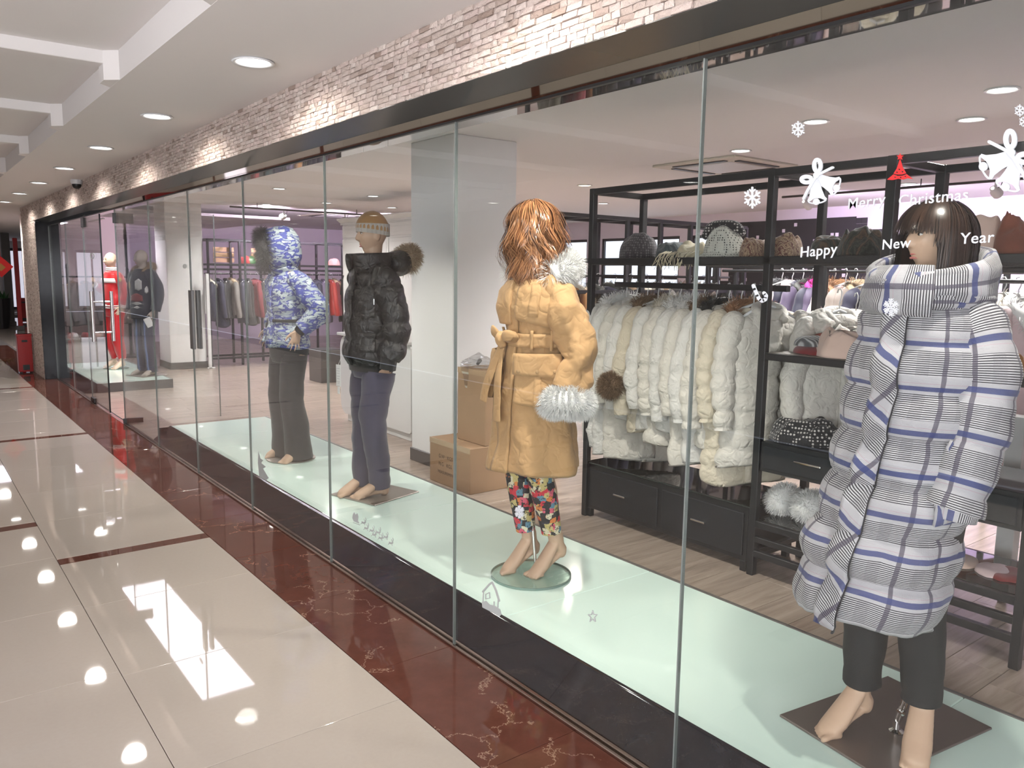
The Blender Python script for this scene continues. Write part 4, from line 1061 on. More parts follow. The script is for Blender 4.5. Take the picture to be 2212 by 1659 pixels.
# ================================================================== man in black puffer
def mannequin_man():
    S = 1.055
    t = thing('mannequin', 'male mannequin in tan beanie, black puffer jacket and navy trousers', 'mannequin', (2.47, 4.70, PLAT), heading(-1, .02), 'window mannequins')
    hc, rot, bo = figure(t, S, 0, head_yaw=R(-10), head_pitch=R(0), male=True, hands=(False, False), vox=.006, feet_yaw=(R(-6), R(8)), head_c=(0, .005, 1.63), mat='skin',
        arms={'L': [(.140, .005, 1.33), (.225, .03, 1.12), (.225, -.02, .97)], 'R': [(-.140, .005, 1.33), (-.225, .03, 1.12), (-.225, -.02, .97)]},
        legs={'L': [(.085, .012, .90), (.085, -.05, .49), (.07, .01, .095)], 'R': [(-.085, .012, .90), (-.075, -.02, .49), (-.075, -.045, .095)]})
    # beanie
    def shell(z0, z1, off, mat, nm, top=True):
        mb = MB(); rings = []
        for j in range(15):
            f = j/14; z = lerp(z0, z1, f); zz = max(-.99, min(.995, (z-.02)/.1275)); q = math.sqrt(1-zz*zz) if zz > .2 else math.sqrt(1-.04)
            if not top: q = .985
            ring = []
            for k in range(96):
                a = 2*PI*k/96; rib = .0009*(k % 2) if top else .0026*((k//2) % 2)
                ring.append(hc+rot @ Vector(((.074+off+rib)*q*math.sin(a), -(.094+off+rib)*q*math.cos(a)+.006, z+.012*(-math.cos(a))*-1*(1-f)))*S)
            rings.append(ring)
        mb.loft(rings, False, top); mb.build(nm, mat, t, True)
    shell(.03, .1465, .012, 'beanie_tan', 'beanie'); shell(.006, .068, .010, 'beanie_grey', 'beanie_cuff', False)
    G = Garment([(.86, .165, .130, 0, 0), (.905, .185, .155, 0, 0), (.95, .198, .168, 0, 0), (1.08, .200, .162, 0, 0), (1.22, .205, .158, 0, 0), (1.36, .202, .146, 0, 0), (1.44, .178, .125, 0, .004), (1.50, .135, .105, 0, .008), (1.54, .11, .095, 0, .008)], e=.86, puff=.024, period=.165, phase=.90, wr=.022, ws=8, seed=4, sharp=.4)
    G.mesh(MB(), 70, 60, z0=.885).build('jacket_body', 'black_nylon', t, True)
    mb = MB(); G2 = Garment([(.845, .172, .138, 0, 0), (.90, .178, .145, 0, 0)], e=.86); G2.mesh(MB(), 8, 48, z0=.845, z1=.90).build('rib_hem', 'black_rib', t, True)
    mb = MB(); G.panel(mb, R(-7), R(8), .89, 1.50, .012, .010, 4, 40); mb.build('placket', 'black_nylon', t, True)
    mb = MB(); G.panel(mb, R(30), R(66), 1.20, 1.30, .012, .012, 10, 6); mb.build('chest_pocket', 'black_nylon', t, True)
    mb = MB(); G.panel(mb, R(28), R(68), .98, 1.10, .012, .014, 10, 6); mb.build('patch_pocket', 'black_nylon', t, True)
    for sx in (1, -1):
        sl = MB(); limb(sl, [(.11*sx, .0, 1.465, .070), (.172*sx, .008, 1.435, .086), (.232*sx, .025, 1.29, .088), (.262*sx, .04, 1.14, .088), (.258*sx, .02, 1.02, .082), (.248*sx, -.01, .94, .072)], 56, 26, puff=.016, period=.12, wr=.030, ws=9, seed=5*sx); sl.build('sleeve', 'black_nylon', t, True)
        cf = MB(); limb(cf, [(.248*sx, -.01, .955, .052), (.245*sx, -.018, .90, .046), (.243*sx, -.022, .872, .047)], 8, 18); cf.build('rib_cuff', 'black_rib', t, True)
    # stand-up collar open at the front and the hood lying behind with a fur edge
    rings = []
    for j in range(33):
        a = R(22)+R(316)*j/32; up = .5-.5*math.cos(a); ring = []
        for q in range(14):
            w_ = 2*PI*q/14; hv = lerp(1.475, 1.60+.015*up, (math.sin(w_)+1)/2); rr = .118+.022*((math.sin(w_)+1)/2)+.018*math.cos(w_)
            ring.append((rr*1.05*math.sin(a), -rr*math.cos(a)-.018*(1-up), hv))
        rings.append(ring)
    MB().loft(rings).build('collar', 'black_nylon', t, True)
    hd = MB(); limb(hd, [(-.11, .10, 1.53, .05), (-.06, .175, 1.545, .075), (.02, .195, 1.545, .085), (.09, .165, 1.545, .075), (.12, .09, 1.53, .05)], 26, 18, wr=.014, ws=12); hd.build('hood', 'black_nylon', t, True)
    f = MB(); fur_tube(f, [(.075, .215, 1.515, .028), (.115, .235, 1.555, .036), (.11, .245, 1.60, .036), (.05, .262, 1.622, .034), (-.04, .258, 1.61, .032), (-.09, .23, 1.57, .028)], 3200, .045, seed=7, wid=.0014); f.build('hood_fur', 'fur_tan', t, True)
    for sx in (1, -1):
        p = G.pt(R(12*sx), 1.46, .05); c_ = MB(); c_.tube([p, p+Vector((.01*sx, -.01, -.05)), p+Vector((.02*sx, -.012, -.10))], .0025, 6); c_.tube([p+Vector((.02*sx, -.012, -.10)), p+Vector((.022*sx, -.012, -.125))], .005, 8); c_.build('drawcord', 'black_rib', t, True)
    p = G.pt(R(62), 1.30, .03); MB().cbox((-.003, -.003, -.018), (.003, .003, .018), .001).build('zip_pull', 'chrome', t, loc=p)
    # trousers
    tm = MB(); P = Garment([(.80, .135, .115, 0, 0), (.88, .172, .135, 0, 0), (.97, .160, .125, 0, 0)], e=.92); P.mesh(tm, 10, 40, z0=.80, cap0=True)
    tm.build('trouser_seat', 'navy_trouser', t, True)
    for sx, pts in ((1, [(.088, .0, .84), (.088, -.045, .52), (.074, .005, .15)]), (-1, [(-.088, .0, .84), (-.078, -.02, .52), (-.076, -.04, .15)])):
        mb = MB(); h, k, a = pts; limb(mb, [(*h, .108), (*[(p_+q)/2 for p_, q in zip(h, k)], .098), (*k, .086), (*[(p_+q)/2 for p_, q in zip(k, a)], .080), (*a, .074), (a[0], a[1]+.008, .062, .073)], 44, 24, wr=.020, ws=8, seed=sx*2); mb.build('trouser_leg', 'navy_trouser', t, True)
    tg = thing_part = MB().cbox((-.024, -.001, -.15), (.024, .001, -.01), .0008).build('price_tag', 'tag_paper', t); p = P.pt(R(-4), .90, .05); tg.location = (p.x, p.y-.05, .90); tg.rotation_euler = (0, 0, R(12))
    for z, w_ in ((-.035, .016), (-.05, .019), (-.065, .014), (-.085, .018), (-.10, .012), (-.12, .017), (-.13, .010)): MB().box((-w_, -.0016, z-.0018), (w_*.8, -.0009, z)).build('print_line', 'print_grey', tg)
    MB().tube([(0, 0, -.01), (.002, .02, .03)], .0012, 6).build('tag_string', 'tag_paper', tg, True)
    MB().cbox((-.012, -.001, -.20), (.012, .001, -.152), .0008).build('tag_stub', 'tag_paper', tg)
    MB().cbox((-.21, -.20, 0), (.21, .22, .008), .002).xf(Matrix.Rotation(R(18), 4, 'Z')).build('base_plate', 'plate_grey', t)
    MB().tube([(0.03, .06, .005), (.03, .05, .25)], .009, 10).build('calf_rod', 'chrome', t, True, 40)
simple('tag_paper', (.74, .74, .72), .6); simple('print_grey', (.28, .28, .28), .7)
mannequin_man()

# ================================================================== blue camouflage jacket
def mannequin_camo():
    S = 1.02; lift = .02
    t = thing('mannequin', 'mannequin with hands on hips in a blue camouflage hooded jacket', 'mannequin', (2.42, 6.0, PLAT), heading(-.99, -.12), 'window mannequins')
    aL = [(.140, .005, 1.34), (.295, .088, 1.17), (.205, -.035, 1.0)]; aR = [(-.140, .005, 1.34), (-.295, .088, 1.17), (-.205, -.035, 1.0)]
    hc, rot, bo = figure(t, S, lift, head_yaw=R(-22), head_pitch=R(6), vox=.008, feet_yaw=(R(10), R(-12)), head_c=(0, -.03, 1.60+lift), mat='skin', face=False, arms={'L': aL, 'R': aR},
        hands=(dict(d=(.18, -.35, -1), side=(0, -1, .1), curl=.10, spread=.30, palm_n=(-1, 0, 0)), dict(d=(-.15, -.35, -1), side=(0, -1, .1), curl=.12, spread=.28, palm_n=(1, 0, 0))))
    G = Garment([(.895, .195, .155, 0, 0), (1.0, .185, .148, 0, 0), (1.09, .165, .132, 0, 0), (1.13, .160, .130, 0, 0), (1.22, .175, .142, 0, 0), (1.33, .185, .142, 0, 0), (1.42, .165, .115, 0, .004), (1.475, .11, .09, 0, .006)], e=.9, wr=.014, ws=9, seed=8, puff=.006, period=.09, phase=.9)
    G.mesh(MB(), 56, 56, hem=lambda th: .008*math.sin(3*th)).build('jacket_body', 'camo_blue', t, True)
    mb = MB(); G.panel(mb, R(-7), R(7), .90, 1.44, .010, .008, 4, 30); mb.build('placket', 'camo_blue', t, True)
    mb = MB(); G.panel(mb, R(-178), R(178), 1.095, 1.118, .008, .006, 60, 2); mb.build('waist_cord', 'jean_black', t, True)
    for sx in (1, -1):
        mb = MB(); G.panel(mb, R(26*sx), R(70*sx), .935, 1.04, .010, .012, 10, 6); mb.build('pocket', 'camo_blue', t, True)
        sl = MB(); limb(sl, [(.11*sx, .0, 1.43, .058), (.18*sx, .008, 1.40, .078), (.262*sx, .05, 1.30, .084), (.318*sx, .092, 1.20, .082), (.285*sx, .045, 1.12, .074), (.236*sx, -.012, 1.05, .064)], 50, 24, puff=.006, period=.07, wr=.018, ws=10, seed=sx*3); sl.build('sleeve', 'camo_blue', t, True)
        cf = MB(); limb(cf, [(.24*sx, -.006, 1.06, .048), (.214*sx, -.028, 1.025, .040)], 6, 16); cf.build('cuff', 'jean_black', t, True)
    # hood with dark fur edge
    hm = MB(); rings = []; NB_ = 20
    for j in range(NB_+1):
        f = j/NB_; ang = lerp(R(-100), R(100), f)
        ring = []
    prof = []
    rr = [(-.135, .105, 1.0), (-.10, .128, 1.0), (-.04, .142, 1.0), (.03, .146, 1.0), (.09, .125, 1.0), (.13, .075, 1.0), (.142, .012, 1.0)]
    rings = []
    for y_, rad, _ in [(r0, r1, r2) for r0, r1, r2 in rr]:
        ring = []
        for k in range(30):
            a = 2*PI*k/30; x = rad*math.sin(a)*.92; z = rad*math.cos(a)*1.12+.012-(.03 if math.cos(a) < -.3 else 0)
            ring.append(hc+rot @ Vector((x+.006*nz(x, y_, z, 20), y_+.006*nz(y_, z, x, 20), z)))
        rings.append(ring)
    inner = [[hc+(p-hc)*.86 for p in rg] for rg in rings[::-1]]
    hm.loft(inner+rings, True, True); hm.build('hood', 'camo_blue', t, True)
    nk = MB(); limb(nk, [(0, .015, 1.42, .105), (0, .0, 1.48, .098), (0, -.02, 1.53, .105)], 12, 24, wr=.012, ws=14); nk.build('hood_neck', 'camo_blue', t, True)
    f = MB(); rows = [(*(hc+rot @ Vector((.108*math.sin(2*PI*k/14), -.140, .125*math.cos(2*PI*k/14)+.005))), .032) for k in range(15)]
    fur_tube(f, rows, 4200, .05, seed=3, wid=.0014); f.build('hood_fur', 'fur_grey', t, True)
    tm = MB(); P = Garment([(.78, .135, .115, 0, 0), (.86, .178, .135, 0, 0.005), (.97, .178, .132, 0, 0.005)], e=.9); P.mesh(tm, 10, 36, z0=.78, cap0=True); tm.build('trouser_seat', 'black_trouser', t, True)
    for sx in (1, -1):
        mb = MB(); limb(mb, [(.085*sx, .0, .84, .104), (.09*sx, -.02, .66, .094), (.092*sx, -.03, .48, .090), (.098*sx, .0, .25, .098), (.102*sx, .012, .024, .109)], 40, 24, wr=.012, ws=8, seed=sx*4); mb.build('trouser_leg', 'black_trouser', t, True)
    MB().lathe([(.0001, 0), (.185, 0), (.19, .003), (.19, .009), (.0001, .0105)], 56).build('base_disc', 'plate_grey', t, True, 30)
    st = MB(); st.tube([(.12, .11, .009), (.12, .11, .09)], .010, 10); st.tube([(.09, .08, .085), (.13, .115, .085)], .006, 8); st.lathe([(.02, .009), (.022, .014), (.01, .02)], 14, (.12, .11, 0)); st.build('ankle_rod', 'chrome', t, True, 40)
    p = G.pt(R(35), 1.17, .02)
    return t
mannequin_camo()

# ================================================================== far mannequins by the entrance
def mannequin_red():
    S = .985
    t = thing('mannequin', 'bald mannequin in a red tracksuit with white striped cuffs', 'mannequin', (2.58, 13.05, PLAT), heading(-.93, -.36), 'entrance mannequins')
    aL = [(.15, .005, 1.36), (.24, .05, 1.14), (.215, -.02, .93)]; aR = [(-.15, .005, 1.36), (-.25, .04, 1.15), (-.21, -.14, 1.24)]
    hc, rot, bo = figure(t, S, .03, head_yaw=R(-12), vox=.010, mat='skin_light', arms={'L': aL, 'R': aR}, feet_yaw=(R(6), R(-10)), hands=(None, dict(d=(.5, -.5, .6), side=(0, 0, 1), curl=.4, spread=.1)))
    G = Garment([(.92, .178, .138, 0, 0), (1.02, .178, .138, 0, 0), (1.12, .165, .128, 0, 0), (1.3, .178, .13, 0, 0), (1.40, .16, .108, 0, .004), (1.455, .085, .075, 0, .006)], e=.9, wr=.010, ws=8, seed=3)
    G.mesh(MB(), 40, 44).build('jacket_body', 'track_red', t, True)
    mb = MB(); G.panel(mb, R(-70), R(70), 1.28, 1.345, .004, .003, 16, 3); mb.build('chest_band', 'rib_white', t, True)
    for z in (.905, .935): Garment([(z, .182, .145, 0, 0), (z+.016, .182, .145, 0, 0)]).mesh(MB(), 2, 40).build('hem_stripe', 'rib_white', t, True)
    for z in (1.43, 1.455, 1.48): Garment([(z, .088-.1*(z-1.43), .08-.1*(z-1.43), 0, .0), (z+.014, .086-.1*(z-1.43), .078-.1*(z-1.43), 0, 0)]).mesh(MB(), 2, 30).build('collar_stripe', 'rib_white', t, True)
    Garment([(1.42, .088, .08, 0, 0), (1.505, .076, .07, 0, 0)]).mesh(MB(), 4, 30).build('collar', 'track_red', t, True)
    for sx, A in ((1, aL), (-1, aR)):
        a, b, c = [Vector(q) for q in A]; sl = MB(); limb(sl, [(a.x*.6, 0, 1.41, .05), (*a, .070), (*a.lerp(b, .5), .068), (*b, .064), (*b.lerp(c, .6), .058), (*c, .044)], 30, 18, wr=.012, ws=10); sl.build('sleeve', 'track_red', t, True)
        d = (c-b).normalized()
        for k in (0, .022): q = c-d*(.01+k); MB().tube([q, q+d*.012], .048, 16).build('cuff_stripe', 'rib_white', t, True, 40)
    p = G.pt(R(80), 1.33, .07); MB().ball(p, (.012, .03, .03), 12, 8).build('sleeve_badge', 'badge_yellow', t, True)
    tm = MB(); P = Garment([(.78, .13, .11, 0, 0), (.88, .165, .13, 0, 0), (.97, .15, .12, 0, 0)]); P.mesh(tm, 8, 30, cap0=True); tm.build('trouser_seat', 'track_red', t, True)
    for sx in (1, -1):
        mb = MB(); limb(mb, [(.085*sx, .0, .85, .10), (.095*sx, -.02, .62, .090), (.095*sx, -.02, .44, .082), (.09*sx, .02, .25, .072), (.088*sx, .035, .15, .050)], 30, 18, wr=.014, ws=8); mb.build('trouser_leg', 'track_red', t, True)
        MB().tube([(.088*sx, .035, .150), (.088*sx, .036, .162)], .053, 16).build('cuff_stripe', 'rib_white', t, True, 40)
    MB().lathe([(.0001, 0), (.17, 0), (.17, .008), (.0001, .009)], 40).build('base_disc', 'base_glass', t, True, 30)
def mannequin_dark():
    S = 1.02
    t = thing('mannequin', 'bald mannequin in a dark patterned sweater and blue striped trousers', 'mannequin', (2.76, 12.0, PLAT), heading(-.92, -.38), 'entrance mannequins')
    hc, rot, bo = figure(t, S, 0, head_yaw=R(-14), male=True, vox=.010, mat='skin_ghost', feet_yaw=(R(8), R(-14)))
    G = Garment([(.80, .185, .15, 0, 0), (.95, .195, .155, 0, 0), (1.15, .20, .15, 0, 0), (1.34, .205, .145, 0, 0), (1.43, .17, .115, 0, .004), (1.49, .10, .085, 0, .006)], e=.9, wr=.010, ws=8, seed=6)
    G.mesh(MB(), 44, 44).build('parka_body', 'sweater_dark', t, True)
    for sx in (1, -1):
        sl = MB(); limb(sl, [(.10*sx, 0, 1.43, .06), (.18*sx, .006, 1.40, .082), (.25*sx, .03, 1.25, .084), (.27*sx, .03, 1.10, .08), (.262*sx, -.02, .92, .066)], 30, 18, wr=.014, ws=9); sl.build('sleeve', 'sweater_dark', t, True)
    f = MB(); rows = [(.135*math.sin(a), -.105*math.cos(a)+.02, 1.49-.05*math.cos(a)*1, .034) for a in (R(40)+R(280)*k/10 for k in range(11))]; fur_tube(f, rows, 1800, .04, seed=5, wid=.002); f.build('fur_collar', 'fur_tan', t, True)
    for (z0, z1, a0, a1, mt) in ((1.20, 1.34, 8, 40, 'sweater_white'), (1.04, 1.14, -18, 42, 'sweater_red'), (1.00, 1.025, -25, 50, 'sweater_white'), (.95, .965, -12, 40, 'sweater_white'), (1.22, 1.30, -45, -22, 'sweater_yellow'), (1.16, 1.24, 52, 70, 'sweater_white')):
        mb = MB(); G.panel(mb, R(a0), R(a1), lambda u: z0+.01*math.sin(u*9), lambda u: z1-.015*math.sin(u*7+1), .003, .003, 8, 5); mb.build('knit_motif', mt, t, True)
    tg = MB().cbox((-.045, -.001, -.13), (.045, .001, 0), .001).build('price_tag', 'tag_paper', t); tg.location = G.pt(R(55), .82, .07); tg.rotation_euler = (0, R(-25), R(55))
    for sx in (1, -1):
        mb = MB(); limb(mb, [(.085*sx, .0, .85, .10), (.092*sx, -.02, .5, .078), (.10*sx, .0, .2, .072), (.10*sx, .01, .06, .072)], 26, 18, wr=.010, ws=8); lg = mb.build('trouser_leg', 'navy_trouser', t, True)
        limb_mb = MB(); limb(limb_mb, [(.085*sx+.03, -.085, .85, .018), (.092*sx+.02, -.088, .5, .018), (.10*sx+.01, -.062, .2, .020), (.10*sx+.01, -.055, .07, .020)], 20, 8, flat=.7); limb_mb.build('side_stripe', 'stripe_blue', t, True)
    MB().cbox((-.2, -.2, 0), (.2, .2, .008), .002).build('base_plate', 'plate_grey', t)
simple('badge_yellow', (.6, .4, .02), .5); cloth('sweater_dark', (.030, .030, .040), .9); cloth('sweater_white', (.45, .44, .43), .9); cloth('sweater_red', (.22, .05, .05), .9); cloth('sweater_yellow', (.30, .20, .06), .9); cloth('stripe_blue', (.16, .22, .42), .8)
mannequin_red(); mannequin_dark()
# ------------------------------------------------------------------ clothes racks
def bar(par, a, b, r=.019, name='bar', mat='rack_black'):
    a = Vector(a); b = Vector(b); lo = [min(p, q)-r for p, q in zip(a, b)]; hi = [max(p, q)+r for p, q in zip(a, b)]
    for i in range(3):
        if abs(a[i]-b[i]) > .03: lo[i] += r; hi[i] -= r
    return MB().cbox(lo, hi, .003).build(name, mat, par)
def rail(par, a, b, r=.013): return MB().tube([a, b], r, 10).build('hanging_rail', 'rack_black', par, True, 40)

X0, X1, ZT = 3.592, 4.055, 2.15
ra = thing('clothes_rack', 'tall black metal clothes rack holding the white down coats', 'clothes rack', (0, 0, 0))
for y in (3.815, 2.49, 1.865, 1.19):
    for x in (X0, X1):
        w_ = .024 if y == 1.865 else .02
        MB().cbox((x-w_, y-w_, 0), (x+w_, y+w_, ZT), .003).build('post', 'rack_black', ra)
    bar(ra, (X0, y, ZT-.02), (X1, y, ZT-.02), .018, 'top_crossbar')
    bar(ra, (X0, y, 1.69), (X1, y, 1.69), .016, 'shelf_crossbar')
for x in (X0, X1):
    for a, b in ((3.815, 2.49), (2.49, 1.865), (1.865, 1.19)):
        bar(ra, (x, a, ZT-.02), (x, b, ZT-.02), .019, 'top_rail'); bar(ra, (x, a, 1.69), (x, b, 1.69), .020, 'shelf_rail')
MB().cbox((X0+.01, 2.51, 1.695), (X1-.01, 3.80, 1.712), .002).build('upper_shelf', 'rack_black', ra); MB().cbox((X0+.01, 1.20, 1.695), (X1-.01, 2.47, 1.712), .002).build('upper_shelf', 'rack_black', ra)
bar(ra, (3.80, 3.80, 1.545), (3.80, 2.50, 1.545), .017, 'hanging_rail')
for a, b in ((2.49, 1.865), (1.865, 1.19)):
    for z in (1.195, .29, .125):
        for x in (X0, X1): bar(ra, (x, a, z), (x, b, z), .018, 'lower_rail')
        if z > .2: MB().cbox((X0+.01, b+.02, z+.004), (X1-.01, a-.02, z+.021), .002).build('shelf_board', 'shelf_top' if z > 1 else 'black_glass_top', ra)
        for y in (a, b): bar(ra, (X0, y, z), (X1, y, z), .015, 'side_bar')
    MB().cbox((X0-.01, b+.024, .585), (X1, a-.024, .745), .003).build('drawer_case', 'rack_black', ra)
    dr = MB().cbox((X0-.018, b+.045, .605), (X0-.008, a-.045, .722), .003).build('drawer_front', 'drawer_black', ra)
    MB().cbox((X0-.040, (a+b)/2-.075, .672), (X0-.018, (a+b)/2+.075, .682), .003).build('handle', 'chrome', dr)
    bar(ra, (X0, a, .205), (X0, b, .205), .016, 'lower_rail')
# low chest of drawers under the coats
dc = thing('chest_of_drawers', 'low black chest with two drawers under the white coats', 'chest', (0, 0, 0))
MB().cbox((3.60, 2.53, .055), (4.03, 3.805, .362), .004).build('body', 'rack_black', dc)
MB().cbox((3.585, 2.515, .362), (4.04, 3.815, .374), .003).build('glass_top', 'black_glass_top', dc)
for a, b in ((3.17, 3.79), (2.545, 3.155)):
    d = MB().cbox((3.588, a+.012, .085), (3.601, b-.012, .325), .004).build('drawer', 'drawer_black', dc)
    ym = (a+b)/2; MB().cbox((3.560, ym-.05, .205), (3.590, ym+.05, .217), .003).build('handle', 'chrome', d)
for x in (3.61, 4.0):
    for y in (2.55, 3.785): MB().cbox((x-.018, y-.018, 0), (x+.018, y+.018, .057), .002).build('leg', 'rack_black', dc)

def rack_along(name, label, axis, fixed, a, b, n, zs, depth=.35, zt=2.16, rails=((1.56, .5),)):
    t = thing(name, label, 'clothes rack', (0, 0, 0))
    P = (lambda u, d, z: (u, fixed+d, z)) if axis == 'x' else (lambda u, d, z: (fixed+d, u, z))
    us = [lerp(a, b, i/n) for i in range(n+1)]
    for u in us:
        for d in (0, depth):
            p, q = P(u, d, 0), P(u, d, zt); bar(t, (p[0], p[1], .018), (q[0], q[1], zt-.018), .018, 'post')
        bar(t, P(u, 0, zt-.02), P(u, depth, zt-.02), .016, 'top_crossbar')
    for d in (0, depth):
        for z in [zt-.02]+list(zs): bar(t, P(a, d, z), P(b, d, z), .017, 'rail')
    for z, f in rails: rail(t, P(a, depth*f, z), P(b, depth*f, z))
    return t
rack_along('clothes_rack', 'long black rack with dark fur trimmed coats behind the white coats', 'x', 5.45, 4.66, 7.42, 6, (1.74, 1.45), .40, 2.16, ((1.60, .5),))
rack_along('clothes_rack', 'black rack of mixed colour coats near the rear wall', 'y', 5.75, 1.2, 4.6, 3, (), .40, 1.72, ((1.66, .5),))
rack_along('clothes_rack', 'black rack of dark jackets far back by the square column', 'x', 13.45, 4.10, 6.70, 5, (1.70, 1.62, .15), .45, 2.12, ((1.55, .5),))
rack_along('clothes_rack', 'black rack far back right of the beanie mannequin', 'x', 13.45, 7.0, 9.4, 4, (1.70, 1.62), .45, 2.12, ((1.55, .5),))

# ------------------------------------------------------------------ hanging coats
def hanging_coat(label, loc, rz, mat, L, W=.44, D=.13, puff=.012, period=.13, fur=None, fur_n=700, sl=.58, hood=True, seed=0, lod=1.0, pom=False, group='coats', hanger='white_plastic', trim=None, cat='coat', name='hanging_coat', flen=.035, wr=.022):
    t = thing(name, label, cat, loc, rz, group); k = lod
    G = Garment([(-L, W*.56, D*.66, 0, -.01), (-L*.75, W*.54, D*.62, 0, 0), (-.45, W*.50, D*.56, 0, 0), (-.26, W*.50, D*.50, 0, 0), (-.185, W*.42, D*.44, 0, 0), (-.135, W*.22, D*.36, 0, 0), (-.11, .055, .045, 0, 0)], e=.82, puff=puff, period=period, phase=-L, wr=wr, ws=8, seed=seed, sharp=.45, flute=.012, fl_n=5)
    G.mesh(MB(), int(60*k), int(56*k), hem=lambda th: .012*math.sin(th*2+seed)).build('body', mat, t, True)
    mb = MB(); G.panel(mb, R(-7), R(7), -L+.02, -.17, .006, .008, 3, int(24*k)); mb.build('placket', mat, t, True)
    for sx in (-1, 1):
        s_ = MB(); dx = .02+.015*math.sin(seed*3+sx)
        limb(s_, [(W*.34*sx, 0, -.165, .042), (W*.46*sx, -.004, -.20, .062), (W*.54*sx, -.01, -.33, .066), ((W*.56+dx)*sx, -.022, -.17-sl*.6, .064), ((W*.55+dx)*sx, -.04, -.17-sl*.88, .058), ((W*.545+dx)*sx, -.045, -.17-sl, .050)], int(48*k), int(24*k), puff=puff*.9, period=period*.9, wr=wr*.7, ws=8, flat=.74, seed=seed+sx); s_.build('sleeve', mat, t, True)
    if hood:
        h = MB(); limb(h, [(-.10, -.02, -.165, .035), (-.105, .055, -.155, .055), (0, .10, -.165, .072), (.105, .055, -.155, .055), (.10, -.02, -.165, .035)], int(22*k), int(16*k), wr=.014, ws=12, seed=seed); h.build('hood', mat, t, True)
    if fur:
        f = MB(); fur_tube(f, [(-.075, -.085, -.27, .022), (-.115, -.05, -.185, .034), (-.12, .03, -.125, .040), (0, .085, -.095, .044), (.12, .03, -.125, .040), (.115, -.05, -.185, .034), (.075, -.085, -.27, .022)], fur_n, flen, seed=int(seed*7+3), wid=.0018, n=10); f.build('fur_trim', fur, t, True)
    else:
        c = MB(); limb(c, [(-.055, -.075, -.17, .022), (-.075, .0, -.12, .030), (0, .055, -.10, .032), (.075, .0, -.12, .030), (.055, -.075, -.17, .022)], int(20*k), 12, wr=.006, ws=14); c.build('collar', mat, t, True)
    if pom:
        pw = atx(1320, 832, 3.47)-Vector(loc); pl_ = Matrix.Rotation(-rz, 3, 'Z') @ pw
        f = MB(); fur_ball(f, pl_, .070, 4200, .034, 5, .0012); f.tube([pl_+Vector((0, 0, .05)), pl_+Vector((.02, .03, .16))], .004, 6); f.build('fur_pompom', 'fur_brown', t, True)
    if trim:
        for sx, z in trim: 
            mb = MB(); G.panel(mb, R(sx), R(sx+22), z, z+.035, .006, .004, 4, 2); mb.build('tab', 'velcro', t, True)
    hg = MB(); hg.tube([(-W*.44, 0, -.185), (-.10, 0, -.125), (0, 0, -.09), (.10, 0, -.125), (W*.44, 0, -.185)], .008, 8)
    hg.tube([(0, 0, -.09), (0, 0, -.045), (0, -.012, -.022), (0, -.012, .008), (0, .0, .024), (0, .018, .020), (0, .024, .002)], .0035, 8); hg.build('hanger', hanger, t, True)
    return t
RAILZ = 1.545
W_ = [ # y, rz, mat, L, puff, period, fur, pom, description
 (3.700, -34, 'snow_down', 1.06, .012, .22, 'fur_white', 0, 'long white down coat with white fur hood, far left on the front rack'),
 (3.605, -30, 'snow_down', 1.10, .012, .19, None, 0, 'long plain white down coat second from the left on the front rack'),
 (3.515, -30, 'white_down', 1.12, .014, .13, None, 0, 'longest white coat reaching down to the black chest'),
 (3.425, -28, 'snow_down', .84, .013, .15, 'fur_brown', 1, 'white coat with brown fur hood and a brown fur pompom'),
 (3.335, -30, 'cream_down', .90, .012, .16, None, 0, 'yellowish cream coat with a folded collar'),
 (3.245, -28, 'snow_down', .88, .014, .14, 'fur_cream', 0, 'white down coat with pale cream fur collar'),
 (3.155, -28, 'white_down', .96, .020, .10, 'fur_white', 0, 'white puffer with thick white fur collar at the rack centre'),
 (3.065, -30, 'snow_down', .86, .014, .13, 'fur_white', 0, 'white puffer with fluffy fur collar behind the glass joint'),
 (2.975, -26, 'white_down', 1.04, .013, .15, 'fur_brown', 0, 'white coat with brown fur hood right of the glass joint'),
 (2.885, -26, 'snow_down', 1.02, .015, .14, 'fur_dark', 0, 'white coat with black fur trimmed hood'),
 (2.800, -28, 'white_down', .92, .018, .10, None, 0, 'white quilted coat with hood down beside the black fur coat'),
 (2.715, -26, 'cream_down', 1.10, .020, .095, 'fur_rust', 0, 'cream quilted coat with rust fur strip'),
 (2.620, -24, 'white_down', .98, .020, .10, None, 0, 'white horizontally quilted puffer next to the rack post'),
]
for i, (y, rz, m_, L, pf, per, fu, pm_, lab) in enumerate(W_):
    hanging_coat(lab, (3.80, y, RAILZ+.0), R(rz), m_, L, .46, .125, pf, per, fu, 1500 if fu else 0, .60+.03*math.sin(i*2.1), fu is not None or i in (1, 2, 10), i*1.7+.3, 1.2, bool(pm_), 'white coats on the front rack', trim=((20, -.55), (-40, -.62)) if i in (5, 9) else None)
hanging_coat('white puffer with a high quilted collar hanging behind the rack post', (4.02, 2.33, RAILZ-.02), R(-22), 'white_down', 1.0, .44, .17, .016, .10, None, 0, .55, True, 9.1, 1.0, group='white coats on the front rack')
cb = MB(); t_ = [o for o in bpy.data.objects if o.get('label', '').startswith('white puffer with a high')][0]
limb(cb, [(-.11, -.08, -.19, .05), (-.13, .0, -.16, .06), (0, .06, -.13, .055), (.13, .0, -.16, .06), (.11, -.08, -.19, .05), (0, -.13, -.27, .07), (-.10, -.09, -.20, .05)], 40, 18, wr=.01, ws=14, puff=.006, period=.03); cb.build('cowl', 'white_down', t_, True)
